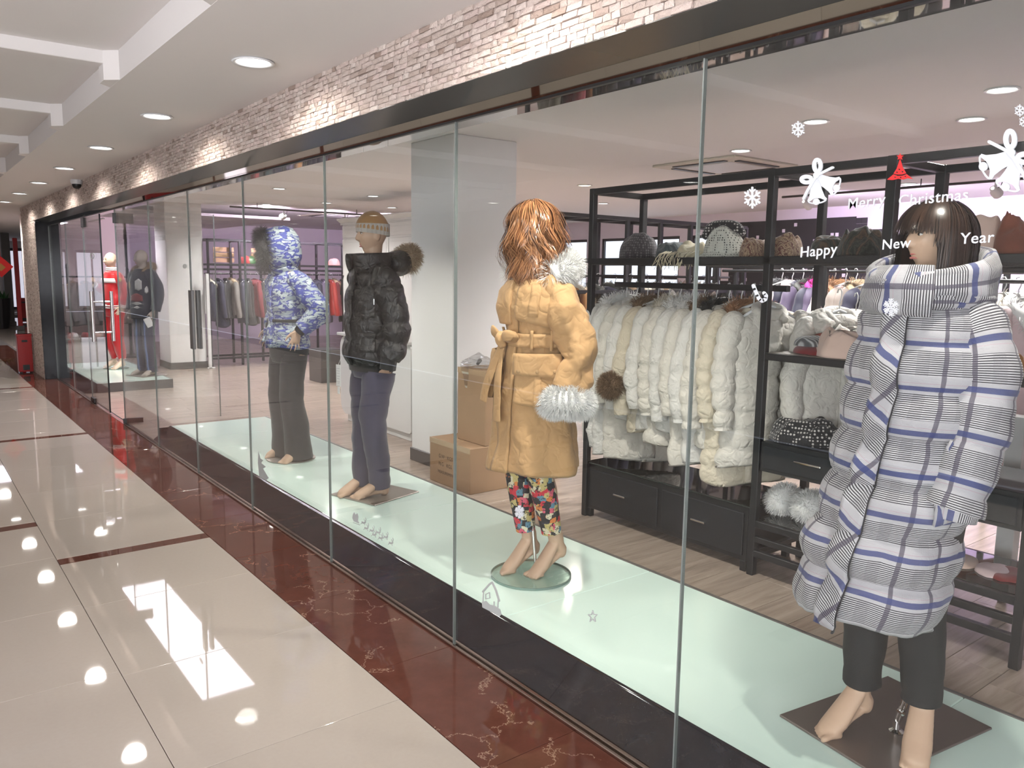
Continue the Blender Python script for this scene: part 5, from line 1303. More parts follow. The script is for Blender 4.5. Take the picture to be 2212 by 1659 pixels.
hanging_coat('cream quilted vest coat on the rear rail behind the shelves', (4.35, 2.42, 1.50), R(-30), 'cream_down', .98, .44, .14, .014, .12, None, 0, .5, False, 5.2, 1.0, group='white coats on the front rack')
# rear rack along x
B_ = [('down_olive', 'fur_tan', 'grey green coat with tan fur hood at the left end of the rear rack'), ('down_maroon', 'fur_tan', 'dark red coat with fur hood second on the rear rack'), ('wool_camel', 'fur_cream', 'camel coat with pale collar third on the rear rack'),
      ('down_black', 'fur_dark', 'black coat fourth on the rear rack'), ('down_navy', 'fur_dark', 'navy coat fifth on the rear rack'), ('down_black', 'fur_brown', 'black coat with brown fur sixth on the rear rack'), ('down_taupe', 'fur_cream', 'taupe coat with cream fur on the rear rack'),
      ('down_grey', 'fur_brown', 'grey coat eighth on the rear rack'), ('down_black', 'fur_dark', 'black coat ninth on the rear rack'), ('down_navy', 'fur_brown', 'navy coat with brown fur on the rear rack'), ('down_taupe', 'fur_tan', 'taupe coat eleventh on the rear rack'), ('down_black', 'fur_grey', 'black coat at the right end of the rear rack')]
for i, (m_, fu, lab) in enumerate(B_):
    hanging_coat(lab, (4.74+.225*i, 5.65, 1.60), R(62+8*math.sin(i*1.9)), m_, .92+.06*math.sin(i*2.7), .44, .15, .010, .16, fu, 420, .58, True, i*2.3+1, .7, group='coats on the rear rack', flen=.045)
# mixed colour rack
D_ = [(1690, 'down_black', 'fur_grey', 'black coat'), (1712, 'down_lightpink', None, 'pale pink jacket'), (1735, 'down_navy', None, 'dark navy jacket'), (1758, 'down_purple', 'fur_dark', 'violet grey jacket'), (1780, 'down_navy', 'fur_magenta', 'navy coat with magenta fur collar'), (1804, 'down_purple', 'fur_rust', 'purple coat with rust fur'),
      (1828, 'down_lightpink', 'fur_rust', 'lilac pink coat'), (1850, 'down_taupe', None, 'shiny taupe hooded coat'), (1875, 'down_taupe', 'fur_tan', 'taupe coat with fur collar'), (1900, 'down_navy', None, 'dark blue coat'), (1925, 'down_black', None, 'black coat beside the plaid collar')]
for i, (px, m_, fu, lab) in enumerate(D_):
    p = atx(px, 592, 5.95)
    hanging_coat(lab+' on the mixed colour rack, %s from the left' % ORD[i], (5.95, p.y, 1.66), R(-25+10*math.sin(i*2)), m_, .80+.12*math.sin(i*1.3), .44, .14, .010, .15, fu, 380, .56, fu is not None, i*1.9+2, .7, group='coats on the mixed colour rack', flen=.045)
for i, (px, py, m_, fu, lab, L) in enumerate(((2172, 592, 'snow_down', 'fur_white', 'white coat with fur collar right of the plaid sleeve', .42), (2204, 590, 'down_pink', 'fur_cream', 'salmon pink coat at the right picture edge', 1.0), (2235, 590, 'down_lightpink', 'fur_white', 'pale pink coat past the right picture edge', 1.0))):
    p = atx(px, py, 4.75)
    hanging_coat(lab, (4.75, p.y, 1.60), R(-20), m_, L, .44, .13, .010, .15, fu, 500, .5, True, i*1.1+4, .8, group='coats right of the plaid mannequin')
rack_along('clothes_rack', 'black rack with pink coats at the right picture edge', 'y', 4.60, .6, 2.05, 2, (1.66,), .30, 1.70, ((1.60, .5),))
hanging_coat('black quilted coat at the lower right picture edge', (3.85, 1.06, 1.18), R(-15), 'down_black', .78, .44, .14, .012, .14, None, 0, .62, False, 3.3, 1.0, group='coats right of the plaid mannequin')
# far rack of dark jackets
C_ = ['down_navy', 'down_navy', 'down_black', 'down_grey', 'down_navy', 'down_black', 'down_maroon', 'down_black', 'teal_dark', 'down_navy', 'down_black', 'down_purple', 'wool_camel', 'down_black', 'down_navy', 'down_navy', 'down_purple', 'down_red', 'down_maroon', 'down_black']
for i, m_ in enumerate(C_):
    hanging_coat('%s jacket on the far dark rack, %s from the left' % ({'down_navy': 'navy', 'down_black': 'black', 'down_grey': 'grey', 'down_maroon': 'maroon', 'teal_dark': 'dark teal', 'down_purple': 'dusky purple', 'wool_camel': 'camel', 'down_red': 'bright red'}[m_], ORD[i]), (4.22+.125*i, 13.62+.0, 1.55), R(66+10*math.sin(i*2.3)), m_, .78+.10*math.sin(i*1.7), .44, .16, .010, .14, ('fur_cream' if i == 0 else ('fur_tan' if i % 5 == 3 else None)), 160, .56, i % 3 == 0, i*1.3, .45, group='dark jackets on the far rack', flen=.05)
for i in range(12):
    m_ = ['down_red', 'down_navy', 'down_black', 'down_purple', 'down_maroon', 'down_black'][i % 6]
    hanging_coat('%s jacket on the rack right of the beanie mannequin, %s from the left' % ({'down_navy': 'navy', 'down_black': 'black', 'down_maroon': 'maroon', 'down_purple': 'dusky purple', 'down_red': 'bright red'}[m_], ORD[i]), (7.1+.19*i, 13.62, 1.55), R(68), m_, .8, .44, .16, .010, .14, None, 0, .56, i % 2 == 0, i*1.3+7, .4, group='jackets on the second far rack')
# entrance rail with grey jackets, table with folded clothes
er = thing('clothes_rail', 'single dark rail with wooden hangers behind the entrance door', 'clothes rail', (0, 0, 0))
rail(er, (2.30, 15.85, 1.46), (3.45, 15.85, 1.46)); MB().lathe([(.0001, 0), (.18, 0), (.18, .02), (.02, .03), (.018, 1.6), (.03, 1.61), (.02, 1.66), (.0001, 1.69)], 16, (2.42, 15.85, 0)).build('stand', 'rack_black', er, True, 40); MB().lathe([(.0001, 0), (.18, 0), (.18, .02), (.02, .03), (.018, 1.6), (.0001, 1.62)], 16, (3.40, 15.85, 0)).build('stand', 'rack_black', er, True, 40)
for i in range(5):
    hanging_coat('dark grey jacket on the entrance rail, %s from the left' % ORD[i], (2.50+.20*i, 15.85, 1.46), R(35), 'down_grey' if i % 2 else 'down_taupe', .85, .5, .15, .008, .2, None, 0, .6, False, i*2.0, .5, group='jackets on the entrance rail', hanger='wood_pale')

# ------------------------------------------------------------------ knitwear and bundles
def m_spots(name, c0, c1, sc, th, stretch=(1, 1, 1)):
    t = NT(name); mp = t.n('ShaderNodeMapping'); mp.inputs['Scale'].default_value = stretch; t.l(t.obj(), mp.inputs['Vector'])
    vo = t.n('ShaderNodeTexVoronoi'); vo.inputs['Scale'].default_value = sc; vo.inputs['Randomness'].default_value = .15; t.l(mp.outputs[0], vo.inputs['Vector'])
    t.col(t.mix(t.math('LESS_THAN', vo.outputs['Distance'], th), c0, c1)); t.p(rough=.9, sheen=.3); t.bump(vo.outputs['Distance'], .6, .01); M[name] = t.m
def m_weave(name, cs, sc, dist=3):
    t = NT(name); wv = t.n('ShaderNodeTexWave'); wv.inputs['Scale'].default_value = sc; wv.inputs['Distortion'].default_value = dist; wv.inputs['Detail'].default_value = 3; wv.inputs['Detail Scale'].default_value = 2.5; t.l(t.obj(), wv.inputs['Vector'])
    t.col(t.ramp(wv.outputs['Fac'], [(i/(len(cs)-1), c) for i, c in enumerate(cs)])); t.p(rough=.9, sheen=.3); t.bump(t.noise(90, 3).outputs['Fac'], .5, .006); M[name] = t.m
m_spots('knit_grey', (.055, .05, .055), (.17, .16, .165), 62, .38); m_spots('hound', (.50, .50, .44), (.012, .012, .014), 75, .30); m_spots('polka', (.010, .010, .012), (.50, .48, .45), 60, .34); m_spots('knit_net', (.03, .03, .032), (.30, .29, .28), 52, .3)
m_weave('scarf_brown', [(.10, .02, .018), (.45, .34, .22), (.08, .015, .015), (.40, .28, .18)], 14, 6); m_weave('scarf_green', [(.012, .014, .012), (.05, .055, .04), (.015, .012, .012), (.10, .06, .035)], 10, 4); m_weave('scarf_teal', [(.05, .07, .08), (.14, .17, .18), (.06, .075, .08)], 9, 4)
cloth('scarf_cream', (.58, .52, .36), .95, .4, .7, 160, .2); cloth('beige_knit', (.66, .48, .40), .9, .3); cloth('knit_red', (.22, .015, .018), .9, .3); cloth('knit_rust', (.33, .06, .03), .9, .3); cloth('knit_mustard', (.33, .13, .012), .95, .4, .9, 60); cloth('paisley', (.22, .06, .03), .8, .2, .3, 200, .6)
m_weave('stripe_grey', [(.08, .08, .085), (.11, .11, .115), (.42, .42, .42)], 22, .3)
def bundle(name, label, loc, sz, mat, seed, rz=0, cat='scarf', folds=5, fold=.12, group=None, lump=.10, flat=.0):
    mb = MB(); n, m = 44, 20; rings = []
    for j in range(m+1):
        f = j/m; ph = f*PI/2; ring = []
        for k in range(n):
            a = 2*PI*k/n; q = math.cos(ph)**(.55); z = math.sin(ph)**(.9)
            x, y = q*math.cos(a), q*math.sin(a)
            d = 1+fold*math.sin(folds*(x*1.2+y*.6+nz(x, y, seed, 1.3)*1.5)+seed)*(.5+.5*z-.6*max(0, z-.9)*10)+lump*nz(x*1.3+seed, y*1.3, z, 1.5)
            ring.append((x*sz[0]*(.92+.12*nz(x, y, seed+3, 2)), y*sz[1]*(.92+.12*nz(y, x, seed, 2)), max(.001, z*sz[2]*d*(1+.22*nz(x*1.1, y*1.1, seed+5, 1.4)))))
        rings.append(ring)
    mb.loft(rings, True, True); o = mb.build(name, mat, None, True, loc=loc, rz=rz); tag(o, label, cat, group); return o
ZSH = 1.7125
def on_shelf(px, X=3.80): 
    p = atx(px, 565, X); return p.y
bundle('knit_hat', 'domed grey leaf pattern knit hat at the left on the rack shelf', (3.78, on_shelf(1384), ZSH), (.13, .135, .135), 'knit_grey', 1, 0, 'hat', 3, .04)
bundle('scarf', 'crumpled grey teal scarf beside the grey knit hat', (3.80, on_shelf(1452), ZSH), (.14, .11, .085), 'scarf_teal', 2, .4, 'scarf', 5, .2)
cs_ = bundle('scarf', 'cream fringed scarf hanging over the shelf edge', (3.76, on_shelf(1505), ZSH), (.14, .10, .085), 'scarf_cream', 3, .2, 'scarf', 7, .2)
fr = MB(); rf = random.Random(5)
for i in range(34):
    y = rf.uniform(-.10, .13); x0 = -.15-rf.uniform(0, .01); pts = [Vector((x0+.06, y, .035)), Vector((x0, y+rf.uniform(-.01, .01), .02)), Vector((-.190-rf.uniform(0, .012), y+rf.uniform(-.02, .02), -.01)), Vector((-.200-rf.uniform(0, .01), y+rf.uniform(-.03, .03), -.03-rf.uniform(0, .05)))]
    fr.tube(pts, [.0026, .0024, .002, .0014], 5)
fr.build('fringe', 'scarf_cream', cs_, True)
hh = bundle('knit_hat', 'black and white dotted bucket hat standing on the rack shelf', (3.78, on_shelf(1568), ZSH), (.125, .13, .165), 'hound', 4, .3, 'hat', 3, .06, lump=.12)
bm_ = MB(); bm_.lathe([(.10, 0), (.135, -.0), (.145, .006), (.11, .03)], 36); o = bm_.build('brim', 'hound', hh, True)
cr_ = MB(); limb(cr_, [(-.02, .12, .11, .02), (.0, .085, .165, .038), (.0, .02, .175, .045), (.0, -.06, .168, .042), (.0, -.11, .13, .02)], 22, 14, flat=.8, wr=.004); cr_.build('hat_band', 'polka', hh, True)
bundle('scarf', 'brown and cream patterned scarf roll left of the rack post', (3.78, on_shelf(1634), ZSH), (.11, .075, .10), 'scarf_brown', 5, 0, 'scarf', 4, .12)
bundle('scarf', 'brown and cream animal print scarf right of the rack post', (3.78, on_shelf(1700), ZSH), (.12, .095, .115), 'scarf_brown', 6, .5, 'scarf', 6, .14)
bundle('scarf', 'folded dark striped scarf behind the word Happy', (3.80, on_shelf(1790), ZSH), (.13, .10, .10), 'scarf_green', 7, .2, 'scarf', 6, .16)
bundle('scarf', 'long dark green scarf pile left of the plaid mannequin', (3.80, on_shelf(1858), ZSH), (.14, .12, .12), 'scarf_green', 8, .8, 'scarf', 6, .2)
bundle('scarf', 'dark scarf heap partly behind the mannequin face', (3.85, on_shelf(1938), ZSH), (.12, .10, .09), 'scarf_green', 18, .8, 'scarf', 6, .2)
bundle('knit_hat', 'peach knit hat behind the plaid collar', (3.80, on_shelf(2118), ZSH), (.12, .10, .15), 'beige_knit', 9, 0, 'hat', 3, .08)
bundle('scarf', 'rust paisley scarf bundle at the right picture edge', (3.80, on_shelf(2196), ZSH), (.12, .10, .14), 'paisley', 10, .4, 'scarf', 5, .30)
def lowp(px, py, z, X=3.78): p = atx(px, py, X); return p.y
bundle('sweater', 'folded dark red knit under the beige scarf on the shelf', (3.80, lowp(1790, 740, 1.2), 1.2165), (.17, .20, .05), 'knit_red', 11, 0, 'sweater', 2, .05)
bundle('sweater', 'crumpled rust red knit on the shelf behind the grey cap', (3.90, lowp(1785, 735, 1.2)+.03, 1.262), (.11, .13, .07), 'knit_rust', 12, 0, 'sweater', 4, .15)
bundle('cap', 'grey cap with white grid lines lying on red knitwear', (3.70, lowp(1768, 735, 1.2), 1.258), (.07, .09, .05), 'stripe_grey', 13, 0, 'cap', 2, .05)
bundle('scarf', 'soft beige scarf draped on the shelf beside the plaid coat', (3.74, lowp(1850, 750, 1.2), 1.2175), (.16, .19, .115), 'beige_knit', 14, .3, 'scarf', 7, .42)
bundle('scarf', 'black scarf with white dots on the drawer unit', (3.78, lowp(1745, 945, .75), .7455), (.17, .21, .115), 'polka', 15, .3, 'scarf', 6, .22)
bundle('hat', 'mustard knit hat on the shelf right of the plaid sleeve', (3.80, 1.42, 1.2165), (.10, .10, .075), 'knit_mustard', 16, 0, 'hat', 9, .15)
for i, (px, dy, s_) in enumerate(((1688, 0, .075), (1748, 0, .085))):
    fb = MB(); y = atx(px, 1110, 3.80).y; fur_ball(fb, (0, 0, .075), (.12, s_, .085), 2600, .03, 8+i, .0013); o = fb.build('fur_hat', 'fur_white', None, True, loc=(3.82, y, .3125)); tag(o, 'fluffy white fur hat on the low shelf, %s one' % ('smaller left' if i == 0 else 'larger right'), 'hat', 'fur hats on the low shelf')
for i, (px, py, m_, lab) in enumerate(((2075, 1195, 'beige_knit', 'folded beige garment in clear wrap on the low glass shelf'), (2150, 1225, 'down_lightpink', 'folded pink garment in clear wrap on the low glass shelf'), (2180, 1222, 'knit_red', 'folded red garment at the right end of the low glass shelf'))):
    p = atx(px, py, 3.82); bundle('folded_shirt', lab, (3.82, p.y, .3115), (.12, .085, .02), m_, 20+i, .2, 'garment', 2, .03)
# table with folded clothes by the entrance
tb = thing('display_table', 'white block table with folded clothes by the entrance wall', 'table', (2.42, 14.9, 0))
MB().cbox((-.42, -.35, 0), (.42, .45, .42), .008).build('block', 'white_gloss', tb); MB().cbox((-.46, -.40, .42), (.46, .50, .47), .006).build('top', 'shelf_top', tb)
for i, m_ in enumerate(('beige_knit', 'snow_down', 'knit_red', 'beige_knit')):
    bundle('folded_shirt', 'folded %s garment on the entrance table, %s from the left' % (('beige', 'white', 'red', 'peach')[i], ORD[i]), (2.12+.19*i, 14.85+.03*i, .471), (.075, .14, .07), m_, 30+i, .1, 'garment', 2, .05, group='folded clothes on the entrance table')
# ------------------------------------------------------------------ decals on the glass (flat stickers on the outer face of the panes)
XD0, XD1 = 1.8128, 1.8146
def gp(px, py):
    p = atx(px, py, XD0); return (p.y, p.z)
def decal(name, label, polys, mat, cat='sticker', group='christmas stickers on the glass', parts=None):
    mb = MB()
    for i, pl in enumerate(polys): mb.prism([gp(*q) for q in pl], 'x', XD0-i*2e-5, XD1)
    o = mb.build(name, mat); tag(o, label, cat, group)
    for nm, pls, mt in parts or []:
        m2 = MB()
        for pl in pls: m2.prism([gp(*q) for q in pl], 'x', XD0-.0022, XD0+.0002)
        m2.build(nm, mt, o)
    return o
def circ(cx, cy, rx, ry=None, n=20, a0=0, a1=2*PI): return [(cx+rx*math.cos(lerp(a0, a1, k/n)), cy+(ry or rx)*math.sin(lerp(a0, a1, k/n))) for k in range(n if a1-a0 > 6 else n+1)]
def stroke(pts, w):
    out = []
    for (a, b), (c, d) in zip(pts, pts[1:]):
        l = math.hypot(c-a, d-b) or 1; nx, ny = -(d-b)/l*w/2, (c-a)/l*w/2; out.append([(a+nx, b+ny), (c+nx, d+ny), (c-nx, d-ny), (a-nx, b-ny)])
        out.append(circ(c, d, w/2, n=8))
    out.append(circ(pts[0][0], pts[0][1], w/2, n=8)); return out
def snowflake(cx, cy, rx, ry, w, label, mat='decal_white', style=0):
    P = []
    for k in range(6):
        a = PI/2+k*PI/3; e = lambda r_, da=0: (cx+rx*r_*math.cos(a+da), cy+ry*r_*math.sin(a+da))
        P += stroke([(cx+rx*.12*math.cos(a), cy+ry*.12*math.sin(a)), e(.95)], w)
        for s_ in (-1, 1):
            P += stroke([e(.52), e(.80, .38*s_)], w*.85)
            if style: P += stroke([e(.72), e(.98, .26*s_)], w*.8); P += stroke([e(.30), e(.52, .42*s_)], w*.8)
    return decal('snowflake_sticker', label, P, mat)
snowflake(1724, 279, 15, 17, 3.2, 'white snowflake sticker beside the ceiling downlight'); snowflake(1625, 427, 19, 23, 4.2, 'largest white snowflake sticker left of the bells')
snowflake(1925, 664, 17, 19, 2.6, 'branched white snowflake sticker in front of the plaid collar', style=1); snowflake(2203, 239, 12, 13, 2.6, 'white snowflake sticker at the right picture edge, upper one'); snowflake(2213, 263, 12, 13, 2.6, 'white snowflake sticker at the right picture edge, lower one')
snowflake(1122, 1106, 10, 14, 2.0, 'small white snowflake sticker in front of the printed leggings', style=1)
def bell(cx, cy, s, ang):
    """solid bell with an open rim and clapper, opening direction ang"""
    c, n = math.cos(ang), math.sin(ang); T = lambda x, y: (cx+s*(x*c-y*n), cy+s*(x*n+y*c))
    body = [(-.62, -.16), (-.70, .0), (-.62, .16), (-.40, .26), (-.05, .30), (.30, .40), (.46, .52), (.52, .40), (.40, .2), (.36, 0), (.40, -.2), (.52, -.40), (.46, -.52), (.30, -.40), (-.05, -.30), (-.40, -.26)]
    rim = stroke([T(.49+.15*math.cos(a), .46*math.sin(a)) for a in (2*PI*k/18 for k in range(19))], s*.07)
    return [[T(*p) for p in body]]+rim+[circ(*T(.56, .05), s*.17, n=14)]
def bells(label, cx, cy, s, flip):
    f = -1 if flip else 1
    P = bell(cx+f*s*.36, cy+s*.12, s*.86, R(24) if not flip else R(180-22)) + bell(cx-f*s*.10, cy+s*.50, s*.82, R(84) if not flip else R(112))
    bow = [(cx, cy-.12*s)]
    for (dx, dy, rx, ry) in ((-.04, -.60, .14, .26), (-.50, .00, .22, .13)):
        P += stroke([(cx+f*(dx*s)+rx*s*math.cos(a), cy+dy*s+ry*s*math.sin(a)) for a in (2*PI*k/16 for k in range(17))], s*.17)
    P.append(circ(cx-f*.08*s, cy-.18*s, s*.13)); P += stroke([(cx, cy-.2*s), (cx+f*.34*s, cy-.38*s), (cx+f*.62*s, cy-.52*s)], s*.11); P += stroke([(cx-f*.1*s, cy-.1*s), (cx-f*.42*s, cy+.42*s), (cx-f*.62*s, cy+.82*s)], s*.12)
    return decal('bell_sticker', label, P, 'decal_white')
bells('white pair of christmas bells sticker left of the red tree', 1768, 388, 50, False); bells('white pair of christmas bells sticker at the right picture edge', 2180, 342, 68, True)
# red tree
decal('tree_sticker', 'red christmas tree sticker with a star', [[(1944, 343), (1950, 362), (1957, 374), (1948, 377), (1938, 377), (1930, 375), (1937, 364)], [(1930, 376.5), (1938, 380), (1950, 379.5), (1958, 376), (1972, 387), (1960, 385), (1950, 388), (1940, 386), (1928, 389), (1916, 388)],
      [(1944, 331), (1946, 336), (1951.5, 336), (1947.5, 339.5), (1949, 345), (1944, 342), (1939, 345), (1940.5, 339.5), (1936.5, 336), (1942, 336)]], 'decal_red', parts=[('bauble', [circ(1943, 366, 1.4, n=8), circ(1950, 371, 1.4, n=8), circ(1938, 372, 1.4, n=8), circ(1946, 383.5, 1.3, n=8), circ(1934, 383, 1.3, n=8), circ(1956, 381, 1.3, n=8)], 'black_plastic')])
# candy cane
cane = [(1627, 617), (1633, 632), (1639, 645), (1646, 650.5), (1653, 647), (1655, 639), (1650, 633)]
decal('candy_cane_sticker', 'white candy cane sticker with dark stripes on the rack post', stroke(cane, 7.5), 'decal_white', parts=[('stripe', [q for i, (a, b) in enumerate(zip(cane, cane[1:])) for q in stroke([(a[0]*.62+b[0]*.38, a[1]*.62+b[1]*.38), (a[0]*.36+b[0]*.64, a[1]*.36+b[1]*.64)], 5.2)[:1]], 'black_plastic')])
# house, star, sleigh, far stickers
decal('house_sticker', 'pale house sticker low on the glass by the round stand', stroke([(1043, 1278), (1057, 1262), (1063, 1258), (1071, 1275), (1078, 1298)], 4)+stroke([(1044, 1280), (1043, 1300)], 2)+stroke([(1076, 1296), (1075, 1312)], 2)+stroke([(1049, 1284), (1057, 1280), (1058, 1292), (1049, 1294), (1049, 1284)], 1.6)+stroke([(1067, 1300), (1067, 1310)], 2)+[[(1041, 1300), (1050, 1298), (1058, 1306), (1068, 1308), (1080, 1316), (1083, 1327), (1078, 1332), (1062, 1322), (1042, 1312)]], 'decal_shaded')
st5 = []
for k in range(11):
    a = -PI/2+k*PI/5; r_ = 13 if k % 2 == 0 else 5.5; st5.append((1280+r_*.75*math.cos(a), 1332+r_*math.sin(a)))
decal('star_sticker', 'outlined star sticker low on the glass', stroke(st5, 2.0), 'decal_shaded')
decal('sleigh_sticker', 'grey-shaded sleigh silhouette sticker low on the glass', [[(762, 1112), (765, 1106), (768, 1112), (772, 1109), (774, 1116), (773, 1124), (776, 1131), (764, 1126), (761, 1119)]]+stroke([(763, 1129), (777, 1134)], 1), 'decal_shaded')
for i, (x, y) in enumerate(((785, 1129), (791, 1141), (803, 1146), (808, 1155), (817, 1150), (822, 1162), (833, 1160), (844, 1173))):
    decal('reindeer_sticker', 'tiny grey-shaded reindeer silhouette sticker, %s behind the sleigh' % ORD[i], [[(x-4, y-3), (x+1, y-1), (x+4, y-3), (x+5, y-1), (x+3, y+2), (x-1, y+2.5), (x-4, y)]]+stroke([(x-3, y), (x-6, y+3)], .8)+stroke([(x+2, y+1), (x+3, y+6)], .8)+stroke([(x+4, y-3), (x+5, y-7), (x+4, y-11)], .7)+stroke([(x+3, y-3), (x+1, y-8)], .7), 'decal_shaded', group='reindeer stickers on the glass')
decal('tree_sticker', 'faint pale tree sticker by the camouflage mannequin feet', [[(558, 974), (562, 990), (568, 994), (564, 1000), (574, 1008), (568, 1012), (580, 1032), (574, 1038), (560, 1030), (557, 1000)]], 'decal_shaded')
decal('wreath_sticker', 'small faint round sticker on the far glass pane', stroke([(199+4*math.cos(a), 553+6*math.sin(a)) for a in (2*PI*k/12 for k in range(13))], 1.6), 'decal_shaded'); decal('round_sticker', 'small grey-shaded round sticker on the pane with the pull handle', [circ(399, 575, 4.5, 5)], 'decal_shaded')
# lettering
def word(txt, l, r_, label):
    cu = bpy.data.curves.new('lettering', 'FONT'); cu.body = txt; cu.size = 1; cu.offset = .008; cu.extrude = .02; cu.resolution_u = 4; cu.space_character = 1.06
    to = bpy.data.objects.new('lettering_source', cu); COL.objects.link(to); bpy.context.view_layer.update()
    me = bpy.data.meshes.new_from_object(to.evaluated_get(bpy.context.evaluated_depsgraph_get())); bpy.data.objects.remove(to)
    xs = [v.co.x for v in me.vertices]; x0, x1 = min(xs), max(xs); a, b = gp(*l), gp(*r_); Wd = a[0]-b[0]; k = Wd/(x1-x0); slope = (b[1]-a[1])/Wd
    for v in me.vertices:
        u = (v.co.x-x0)*k; v.co = (XD0+.0002-v.co.z*k, a[0]-u, a[1]+slope*u+v.co.y*k)
    me.materials.clear(); me.materials.append(M['decal_white']); o = bpy.data.objects.new('lettering_sticker', me); COL.objects.link(o)
    tag(o, label, 'sticker', 'lettering on the glass'); return o
for txt, l, r_ in (('Merry', (1832, 452), (1912, 441)), ('Christmas', (1941, 445), (2091, 431)), ('Happy', (1729, 556), (1808, 548)), ('New', (1906, 539), (1967, 534)), ('Year', (2073, 527), (2147, 523))):
    word(txt, l, r_, 'white lettering sticker reading %s on the glass' % txt)

# ------------------------------------------------------------------ shop fittings
def ac(label, x, y):
    t = thing('ceiling_air_conditioner', label, 'air conditioner', (x, y, ZS-.001))
    mb = MB(); mb.cbox((-.48, -.48, -.022), (.48, .48, 0), .008); mb.build('panel', 'ac_cream', t); MB().cbox((-.28, -.28, -.03), (.28, .28, -.021), .006).build('grille', 'white_plastic', t)
    for i in range(4):
        a = i*PI/2; MB().cbox((-.30, .34, -.030), (.30, .40, -.0215), .006).xf(Matrix.Rotation(a, 4, 'Z')).build('vent_slot', 'dark_metal', t)
ac('square ceiling air conditioner above the front rack', 6.35, 4.95); ac('square ceiling air conditioner above the far dark rack', 6.66, 14.1)
def track(label, p0, p1, heads, aim, e=0, col=(1, .75, .95)):
    t = thing('track_light', label, 'track light', (0, 0, 0)); a, b = Vector(p0), Vector(p1); d = (b-a).normalized()
    MB().tube([a, b], .014, 8).build('track', 'dark_metal', t)
    for u in (.1, .5, .9):
        q = a.lerp(b, u); MB().tube([q, (q.x, q.y, ZS)], .006, 8).build('drop_rod', 'dark_metal', t)
    for u in heads:
        q = a.lerp(b, u); tg = Vector(aim(q)); dv = (tg-q).normalized(); rt = dv.to_track_quat('-Z', 'Y').to_euler()
        h = MB().lathe([(.018, .07), (.03, .06), (.034, .02), (.05, -.01), (.052, -.07), (.045, -.072)], 18, cap=False).build('spot_head', 'white_plastic', t, True, 40); h.location = q+Vector((0, 0, -.10)); h.rotation_euler = rt
        l_ = MB().lathe([(.0001, -.06), (.045, -.06)], 16, cap=False).build('lens', 'lamp_lens', h)
        MB().tube([q, q+Vector((0, 0, -.05)), q+Vector((0, 0, -.09))], .012, 8).build('stem', 'white_plastic', t, True)
        MB().tube([q+d*.06, q+d*.05+Vector((0, 0, -.05)), q+d*.02+Vector((0, 0, -.075)), q+Vector((0, 0, -.09))], .004, 6).build('cable', 'dark_metal', t, True)
        if e: lamp('SPOT', tuple(q+dv*.1+Vector((0, 0, -.10))), e, col, t, rot=rt, spot_size=R(110), spot_blend=.8, shadow_soft_size=.05)
pa = atz(1690, 426, 2.58); pb = atz(2400, 372, 2.58)
track('black track with white spot heads in front of the rear wall', (pa.x, pa.y, 2.58), (pa.x, pb.y, 2.58), (.10, .40, .72), lambda q: (XB, q.y, 1.7), 190, (.84, .68, 1))
track('black track with spot heads above the far dark rack', (4.2, 12.6, 2.58), (8.5, 12.6, 2.58), (.2, .45, .7), lambda q: (q.x, 19.0, 1.9), 150, (.95, .74, 1))
simple('mural_black', (.018, .016, .020), .6)
# black pixel pattern panel on the rear wall
bg = thing('wall_mural', 'black block pattern mural on the violet-lit rear wall', 'mural', (XB-.004, 0, 0)); rm = random.Random(21)
ya, yb = atx(1588, 500, XB).y, atx(1850, 480, XB).y
mb = MB().box((-.006, yb, .95), (0, ya, 2.50)); mb.build('panel', 'mural_black', bg)
pxm = .085; blk = MB().box((-.006, 0, 0), (0, pxm*.98, pxm*.98)).mesh('block', 'mural_black')
for side in (0, 1):
    base = ya if side == 0 else yb
    for r_ in range(18):
        n_ = rm.randrange(0, 4) if side == 0 else rm.randrange(0, 6)-(r_ < 6)*2+(r_ > 9)*2
        for q in range(max(0, n_)): inst('block', blk, bg, (0, base+pxm*q if side == 0 else base-pxm*(q+1), .95+r_*pxm))
wb = MB().box((-.0085, 0, 0), (-.005, pxm*.6, pxm*.6)).mesh('light_block', 'paint_violet_spill')
for i in range(40): inst('light_block', wb, bg, (0, lerp(yb, ya, rm.random()), .95+pxm*rm.randrange(0, 18)))
# cartons
cx0 = atz(1021, 1068, 0)
def carton(label, a, b, txt=None):
    t = thing('cardboard_carton', label, 'carton', (a[0], a[1], a[2])); d = [q-p for p, q in zip(a, b)]
    MB().cbox((0, 0, 0), d, .004).build('box', 'cardboard', t)
    MB().box((-.0012, 0, d[2]-.04), (d[0]*.0+.004, d[1], d[2]+.0012)).build('tape', 'tape_clear', t)
    MB().box((.1*d[0], d[1]*.5-.03, d[2]), (d[0]*.95, d[1]*.5+.03, d[2]+.0012)).build('tape', 'tape_clear', t)
    MB().box((d[0]*.5-.025, -.0012, 0), (d[0]*.5+.025, .003, d[2])).build('tape', 'tape_clear', t)
    return t
simple('cardboard', (.32, .20, .115), .8, noise_amt=.08, nscale=9, bump=.1, bscale=40); simple('tape_clear', (.42, .29, .18), .15); simple('ink', (.09, .055, .035), .8)
c1 = carton('low wide cardboard carton on the floor behind the platform', (3.225, 4.655, 0), (4.10, 5.205, .343)); c2_ = carton('upright cardboard carton stacked on the low carton', (3.36, 4.66, .3445), (3.95, 5.02, .90))
